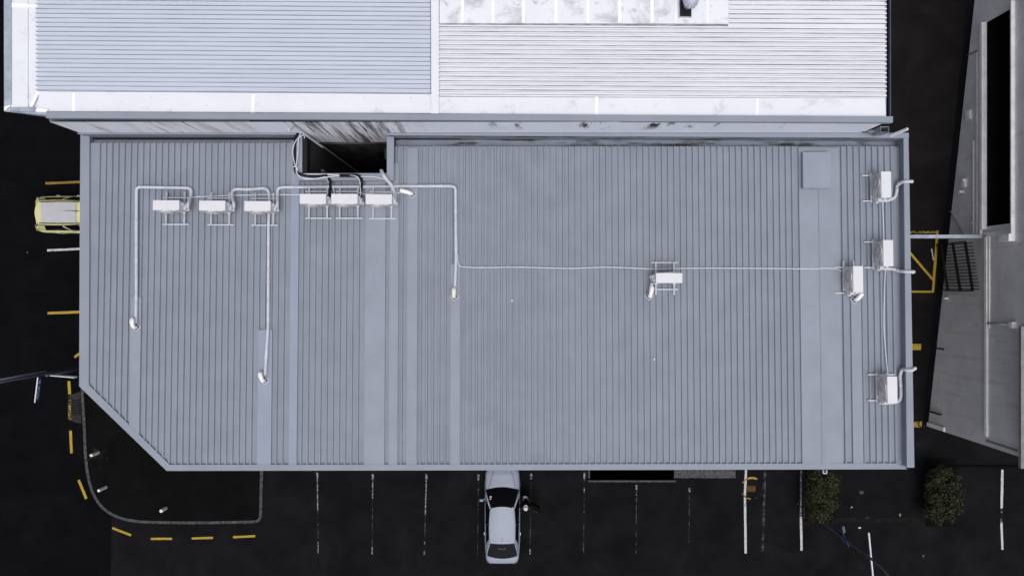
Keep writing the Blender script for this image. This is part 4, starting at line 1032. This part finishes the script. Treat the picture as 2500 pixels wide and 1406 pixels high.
for s2, yy in ((1, 0), (-1, .02)):
    skinned('shoe', [(s2 * .11, yy - .06, .045), (s2 * .115, yy + .06, .04), (s2 * .12, yy + .17, .03)], [(0, 1), (1, 2)], [.045, .05, .035], M_trim, pr)
mb = MB(); mb.lathe((0, .05, 1.66), [(.105, 0), (.112, .04), (.10, .085), (.06, .115), (.01, .125)], 16)
mb.prism([Vector((.09 * math.cos(a) * 1.0, .13 + .09 * math.sin(a), 1.672)) for a in np.linspace(0, math.pi, 8)], .012)
obj('cap', mb.mesh('cap', M_cream, True), pr, local=True)
for s2 in (-1, 1): obj('ear', MB().lathe((s2 * .08, .05, 1.60), [(.012, -.02), (.02, 0), (.012, .02)], 8).mesh('ear', M_skin, True), pr, local=True)
obj('nose', MB().lathe((0, .15, 1.60), [(.016, -.02), (.012, .02)], 6).mesh('nose', M_skin, True), pr, local=True)
for s2 in (-1, 1): obj('eye', MB().lathe((s2 * .03, .135, 1.635), [(.004, -.008), (.011, 0), (.004, .008)], 6).mesh('eye', M_trim, True), pr, local=True)
obj('mouth', MB().box((0, .14, 1.555), (.045, .012, .01)).mesh('mouth', mat('lips', (.25, .10, .09), .6, .2, .05, 9)), pr, local=True)

# ================================================================== STREET FURNITURE
def bollard(tx, ty, bx, by, label, r_=.075):
    b = P(bx, by, .12 if True else 0)
    # height from top position
    dist_b = math.hypot(bx - CX, by - CY); dist_t = math.hypot(tx - CX, ty - CY)
    hgt = (CAMZ - .12) * (1 - dist_b / dist_t)
    o = thing('bollard', label, 'bollard', (b.x, b.y, .12), 0, 'white bollards on the corner')
    MB().lathe((b.x, b.y, .115), [(r_, 0), (r_, hgt - .02), (r_ * .93, hgt), (r_ * .6, hgt + .012)], 16).build('post', M_signw, o, smooth=False)
    MB().lathe((b.x, b.y, .115), [(r_ * 1.8, 0), (r_ * 1.7, .02), (r_, .025)], 16).build('base_collar', M_foot, o)
    return o
bollard(222.5, 1112, 241, 1104, 'white bollard in a tuft of dry grass on the corner')
bollard(242, 1200, 259.5, 1188, 'white bollard beside the bend of the kerb, no grass around it')
bollard(392, 1245.5, 405, 1239.5, 'short white bollard by the straight kerb', .085)
# dry grass tuft
mb = MB(); c_ = P(238, 1106, .12)
for i in range(80):
    a = random.uniform(0, 2 * math.pi); r_ = abs(random.gauss(0, .22)); p_ = c_ + Vector((math.cos(a) * r_, math.sin(a) * r_ * 1.3, 0)); d = Vector((math.cos(a), math.sin(a), 0)); ln = random.uniform(.1, .3)
    t_ = p_ + d * ln * .8 + Vector((0, 0, ln * .5)); s_v = Vector((-d.y, d.x, 0)) * .008
    mb.add([p_ - s_v, p_ + s_v, t_], [(0, 1, 2)])
g_ = mb.build('dry_grass', M_straw, fix=False); g_['kind'] = 'stuff'; tag(g_, 'tuft of dry brown grass around a bollard', 'grass')
# storm drain
dr = thing('storm_drain', 'storm drain grate in a worn concrete apron by the kerb', 'drain', P(182, 997, 0))
q = [(165.5, 966), (196.5, 955), (198.5, 1033), (184, 1031), (165.5, 1024)]
MB().prism([P(x, y, .02) for x, y in q], .015).build('apron', mat('drain_apron', (.045, .043, .04), .9, .05, .4, 7, col2=(.018, .018, .018)), dr)
MB().prism([P(x, y, .025) for x, y in [(167, 976), (173, 976), (173, 1025), (167, 1020)]], .008).build('yellow_edge', M_yelw, dr)
MB().prism([P(x, y, .023) for x, y in [(175.5, 976), (196, 976), (196, 1013), (175.5, 1013)]], .006).build('pit', M_dark, dr)
for i in range(9):
    a = P(177, 978.5 + i * 4, .035); b = P(195, 978.5 + i * 4, .035); MB().box((a + b) / 2, (b.x - a.x, .03, .025)).build('bar', mat('drain_bar', (.03, .028, .026), .7, .3, .3, 9), dr)
# street name post
pb = P(207, 899, .12)
sp = thing('street_name_post', 'street name post with a blue lettered blade and a pale blade', 'sign', pb)
tp = P(110, 915.5, 2.95); H_ = 2.95
top = Vector((pb.x, pb.y, H_))
px_t = CX + top.x * F / (CAMZ - H_)
MB().tube([pb, top], .05, 10).build('post', M_greypole, sp, smooth=True)
MB().lathe(top, [(.06, 0), (.06, .03), (.02, .05)], 10).build('post_cap', M_greypole, sp)
def blade(p0, p1, z0, z1, th, name, m, parent):
    d = (p1 - p0); ang = math.atan2(d.y, d.x); c = (p0 + p1) / 2
    return MB().box((c.x, c.y, (z0 + z1) / 2), (Vector((d.x, d.y, 0)).length, th, z1 - z0), ang).build(name, m, parent)
zt = 2.95
a, b = P(92.5, 921, zt), P(85, 982.5, zt)
bl = blade(a, b, zt - .24, zt, .035, 'blade', M_bluep, sp)
blade(a, b, zt, zt + .012, .05, 'blade_edge', M_signw, sp)
ang = math.atan2(b.y - a.y, b.x - a.x)
# lettering on the face towards the building (east side)
cu = bpy.data.curves.new('street_name', 'FONT'); cu.body = 'McColl St'; cu.size = .20; cu.align_x = 'CENTER'; cu.align_y = 'CENTER'; cu.extrude = .002; cu.space_character = 1.1
tmp = bpy.data.objects.new('street_name', cu); COL.objects.link(tmp)
dg = bpy.context.evaluated_depsgraph_get(); dg.update()
tm = bpy.data.meshes.new_from_object(tmp.evaluated_get(dg)); bpy.data.objects.remove(tmp); tm.materials.clear(); tm.materials.append(M_signw)
# local text frame: x along blade (from far end to post), y up, normal facing +X
ux = (a - b).normalized(); ux.z = 0; uy = Vector((0, 0, 1)); uz = ux.cross(uy)
if uz.x < 0: ux = -ux; uz = ux.cross(uy)
cc = (a + b) / 2 + uz * .022; cc.z = zt - .125
tm.transform(Matrix(((ux.x, uy.x, uz.x, cc.x), (ux.y, uy.y, uz.y, cc.y), (ux.z, uy.z, uz.z, cc.z), (0, 0, 0, 1))))
obj('lettering', tm, sp)
a2, b2 = P(112, 916, 2.8), P(181, 922, 2.8)
blade(a2, b2, 2.62, 2.80, .035, 'blade', M_signw, sp); blade(P(124, 915.5, 2.7), P(186, 920.5, 2.7), 2.60, 2.66, .06, 'blade_bracket', M_galv, sp)
# tall lamp column running out of the frame
lb = P(212, 893, .12)
lc = thing('lamp_column', 'tall grey tapered lamp column at the street corner with a pale conduit', 'street lamp', lb)
MB().tube([lb, Vector((lb.x, lb.y, 9.0))], [.085, .055], 12).build('column', M_greypole, lc, smooth=True)
MB().lathe(lb, [(.16, 0), (.16, .03), (.09, .04)], 12).build('base_plate', M_greypole, lc)
MB().tube([Vector((lb.x, lb.y, 9.0)), Vector((lb.x - .5, lb.y + .05, 9.6)), Vector((lb.x - 1.6, lb.y + .1, 9.9))], .04, 8).build('arm', M_greypole, lc, smooth=True)
MB().box((lb.x - 1.9, lb.y + .1, 9.88), (.7, .26, .12)).build('lantern', M_galv, lc)
MB().tube([Vector((lb.x + .02, lb.y + .10, 3.2)), Vector((lb.x + .02, lb.y + .10, 8.6))], .03, 8).build('conduit', M_pipe, lc, smooth=True)
# parking sign lamp post, lower right
b0 = P(2003, 1270, 0)
ls = thing('lamp_post', 'slim grey lamp post with curved arm and a blue parking sign', 'street lamp', b0)
zt = 4.6
pth = [b0, Vector((b0.x, b0.y, 3.0)), Vector((b0.x, b0.y, 4.8)), Vector((b0.x + .12, b0.y - .25, 6.0)), Vector((b0.x + .25, b0.y - 1.0, 6.9)), Vector((b0.x + .35, b0.y - 1.9, 7.2))]
MB().tube(smooth_path(pth, 6), [.055] * 13 + [.045] * 18, 10).build('post', M_greypole, ls, smooth=True)
MB().lathe(b0, [(.12, 0), (.12, .03), (.06, .05)], 10).build('base_plate', M_greypole, ls)
MB().box((b0.x + .38, b0.y - 2.2, 7.2), (.24, .65, .1)).build('lantern', M_galv, ls)
s0, s1 = P(2051, 1293, 2.15), P(2068, 1330, 2.15)
sg = MB().box(((s0.x + s1.x) / 2, (s0.y + s1.y) / 2, 2.05), ((s1 - s0).length, .025, .62), math.atan2(s1.y - s0.y, s1.x - s0.x)).build('parking_sign', mat('sign_dim_blue', (.03, .05, .15), .5, .3, .2, 8), ls)
MB().box(P(2060, 1292, 2.4), (.12, .30, .03), .2).build('sign_bracket', M_greypole, ls)
a, b = P(2121.5, 1300, 4.3), P(2134, 1430, 4.3)
blade(a, b, 4.24, 4.3, .06, 'name_blade', M_steel, ls)
# small wall light under the eaves
wl0 = P(2014, 1152, 4.0)
wl = thing('wall_light', 'small white wall light with dark lens below the eaves', 'light', (wl0.x, wl0.y, 3.9))
MB().tube(rounded([wl0 + Vector((-.085, .1, 0)), wl0 + Vector((-.085, -.06, 0)), wl0 + Vector((.085, -.06, 0)), wl0 + Vector((.085, .1, 0))], .07), .022, 8).build('rim', M_signw, wl, smooth=True)
MB().box(wl0 + Vector((0, .03, -.01)), (.14, .14, .04)).build('lens', M_bluep, wl)
MB().tube([wl0 + Vector((0, .08, -.02)), Vector((wl0.x, -5.4, 3.9))], .03, 6).build('arm', M_greypole, wl)

# ================================================================== HEDGES
def hedge(px0, px1, py0, py1, hgt, label, m_list, nleaf, seed, bare=None):
    rg = np.random.default_rng(seed)
    # canopy footprint seen at about mid height
    zc_ = hgt * .75; c0, c1 = P(px0, py1, zc_), P(px1, py0, zc_)
    cx_, cy_ = (c0.x + c1.x) / 2, (c0.y + c1.y) / 2; hx, hy = (c1.x - c0.x) / 2, (c1.y - c0.y) / 2
    o = thing('hedge', label, 'hedge', (cx_, cy_, .03))
    # lumps
    lumps = []
    for k in range(75):
        u, v = rg.uniform(-.78, .78), rg.uniform(-.86, .86)
        if (abs(u / .85) ** 2.2 + abs(v / .9) ** 2.6) > .95: continue
        lumps.append((cx_ + u * hx, cy_ + v * hy, hgt * rg.uniform(.45, .82), rg.uniform(.22, .40)))
    for m, frac in m_list:
        nn = int(nleaf * frac); vs = []; fs = []
        lid = rg.integers(0, len(lumps), nn)
        d = rg.normal(size=(nn, 3)); d /= np.linalg.norm(d, axis=1)[:, None]; d[:, 2] = np.abs(d[:, 2]) * 1.0 - .35 * (rg.random(nn) < .3)
        rr = rg.uniform(.72, 1.12, nn)
        lp = np.array(lumps)[lid]
        pos = lp[:, :3] + d * (lp[:, 3] * rr)[:, None] * np.array([1, 1, .9])
        nrm = d + rg.normal(scale=.45, size=(nn, 3)); nrm /= np.linalg.norm(nrm, axis=1)[:, None]
        t = np.cross(nrm, rg.normal(size=(nn, 3))); t /= np.linalg.norm(t, axis=1)[:, None]; b = np.cross(nrm, t)
        s = rg.uniform(.035, .075, nn)[:, None]
        q = np.stack([pos - t * s, pos + b * s * .55, pos + t * s, pos - b * s * .55], 1)
        q[:, :, 2] = np.maximum(q[:, :, 2], .05)
        me = bpy.data.meshes.new('foliage'); me.from_pydata([tuple(v) for v in q.reshape(-1, 3)], [], [(4 * i, 4 * i + 1, 4 * i + 2, 4 * i + 3) for i in range(nn)])
        me.materials.append(m); f = obj('foliage', me, o); f['kind'] = 'stuff'
    for k in range(5):
        x_, y_ = cx_ + rg.uniform(-.4, .4) * hx, cy_ + (k - 2) / 2.6 * hy
        MB().tube([Vector((x_, y_, .03)), Vector((x_ + .03, y_, hgt * .3)), Vector((x_ + rg.uniform(-.15, .15), y_ + rg.uniform(-.15, .15), hgt * .7))], [.04, .03, .012], 6).build('stem', M_bark, o, smooth=True)
    return o
hedge(1972, 2046, 1140, 1270, 1.55, 'bushy olive-green hedge beside the wall light under the eaves', [(M_leaf, .55), (M_leafd, .45)], 15000, 1)
hedge(2268, 2350, 1138, 1285, 1.55, 'darker green hedge between the neighbour corner and the bold white line', [(M_leaf, .25), (M_leafd, .75)], 16000, 2)
# low russet shrub at the foot of the first hedge
sh = thing('russet_shrub', 'low russet twiggy shrub at the hedge foot by the lamp post', 'shrub', P(1982, 1250, .03))
rg = np.random.default_rng(5); c_ = P(1982, 1250, .12)
mb = MB()
for i in range(1300):
    d = rg.normal(size=3) * np.array([.22, .35, .09]); p_ = c_ + Vector(d); p_.z = max(.06, p_.z); t_ = Vector(rg.normal(size=3)).normalized(); b_ = t_.cross(Vector(rg.normal(size=3))).normalized(); s = .028
    mb.add([p_ - t_ * s, p_ + b_ * s * .6, p_ + t_ * s, p_ - b_ * s * .6], [(0, 1, 2, 3)])
f = mb.build('foliage', M_leafr, sh, fix=False); f['kind'] = 'stuff'
for k in range(4): MB().tube([P(1982, 1242 + k * 5, .03), P(1982 + random.uniform(-4, 4), 1242 + k * 5, .2)], .01, 5).build('stem', M_bark, sh)

# ================================================================== LITTER AND LOOSE BITS
def blob(px, py, sx, sy, sz, m, name, label, cat, rz=0, z=.0, group=None):
    p_ = P(px, py, z); n_ = 10; mb = MB(); ring = []
    for lay, (k, zz) in enumerate(((1.0, 0), (1.0, .5), (.7, .9), (.25, 1.0))):
        for i in range(n_):
            a = 2 * math.pi * i / n_; j = random.uniform(.78, 1.15)
            v = Matrix.Rotation(rz, 3, 'Z') @ Vector((sx / 2 * math.cos(a) * k * j, sy / 2 * math.sin(a) * k * j, 0)); ring.append(p_ + v + Vector((0, 0, sz * zz * random.uniform(.85, 1.1) + .004)))
    fs = [(l * n_ + i, l * n_ + (i + 1) % n_, (l + 1) * n_ + (i + 1) % n_, (l + 1) * n_ + i) for l in range(3) for i in range(n_)] + [tuple(range(3 * n_, 4 * n_))]
    mb.add(ring, fs); return tag(mb.build(name, m), label, cat, group)
M_leafdry = mat('pale_scrap', (.16, .155, .15), .9, .1, .3, 9)
blob(2098, 1287, .15, .10, .07, M_signw, 'crumpled_bag', 'small white crumpled bag on the asphalt below the driveway edge', 'bag')
blob(2078.5, 1237.5, .12, .07, .03, mat('red_packet', (.45, .20, .22), .7, .2, .6, 12, col2=(.5, .5, .5)), 'packet', 'small red and white packet between the two hedges', 'litter', .7)
blob(2103, 1201, .24, .18, .02, mat('pale_patch', (.07, .068, .064), .9, .1, .3, 9), 'cardboard_scrap', 'flat grey scrap of cardboard between the two hedges', 'litter')
blob(2197, 1256, .12, .17, .025, M_leafdry, 'paper_scrap', 'torn grey paper scrap near the darker hedge', 'litter')
blob(2254, 1356, .09, .13, .03, M_leafdry, 'crumpled_cup', 'crumpled pale cup alone on the open asphalt', 'litter', .4)
blob(1948, 1229, .10, .07, .03, mat('dim_scrap', (.06, .06, .062), .9, .1, .3, 9), 'dry_leaf', 'dull dry leaf beside the worn white bay line', 'litter')
blob(2116, 1263, .40, .07, .02, mat('dim_scrap2', (.07, .068, .065), .9, .1, .4, 9), 'leaf_heap', 'long drift of pale dry leaves at the driveway edge', 'litter')
blob(2246, 994, .09, .16, .05, M_leafdry, 'plastic_wrapper', 'pale plastic wrapper at the foot of the alley', 'litter', -.6, .0)
blob(67, 616, .05, .09, .02, M_leafdry, 'bottle_cap', 'tiny pale scrap on the road beside the white bay line', 'litter', .3, .006)
blob(2327, 1149, .09, .04, .03, M_signw, 'paper_slip', 'tiny white paper slip behind the darker hedge', 'litter')
# white specks on the ribbed roof
for px, py, lab in ((1250, 734, 'small white fixing cap on the ribs right of the cream cowl'), (1596, 876, 'small white fixing cap on the ribs below the lone unit')):
    b_ = RP(px, py, .0); b_.z = zr(b_.y) + HR - .004
    tag(MB().lathe(b_, [(.028, 0), (.026, .02), (.012, .03)], 10).build('fixing_cap', M_cowl), lab, 'cap')

# driveway lip between the hedges and low kerb edges of the beds
q = [(2040, 1262), (2286, 1262), (2286, 1273), (2040, 1273)]
struct(MB().prism([P(x, y, .022) for x, y in q[::-1]], .03).build('driveway_lip', mat('lip_asphalt', (.016, .015, .0145), .9, .05, .4, 3, col2=(.007, .007, .007), bump=.3)))
for (x0, y0), (x1, y1) in (((2263, 1152), (2259, 1262)), ((1964, 1150), (1963.5, 1268))):
    n_ = 7
    for k in range(n_):
        a = P(x0 + (x1 - x0) * k / n_, y0 + (y1 - y0) * k / n_, .06); b = P(x0 + (x1 - x0) * (k + .96) / n_, y0 + (y1 - y0) * (k + .96) / n_, .06)
        c = (a + b) / 2; bed = bpy.data.objects['garden_bed.001' if x0 > 2100 else 'garden_bed']
        MB().box((c.x - (.0 if x0 > 2100 else .02), c.y, .05), (.07, abs(a.y - b.y), .09)).build('kerb_stone', mat('bed_kerb', (.045, .044, .043), .9, .05, .5, 9, col2=(.015, .015, .015)), bed)
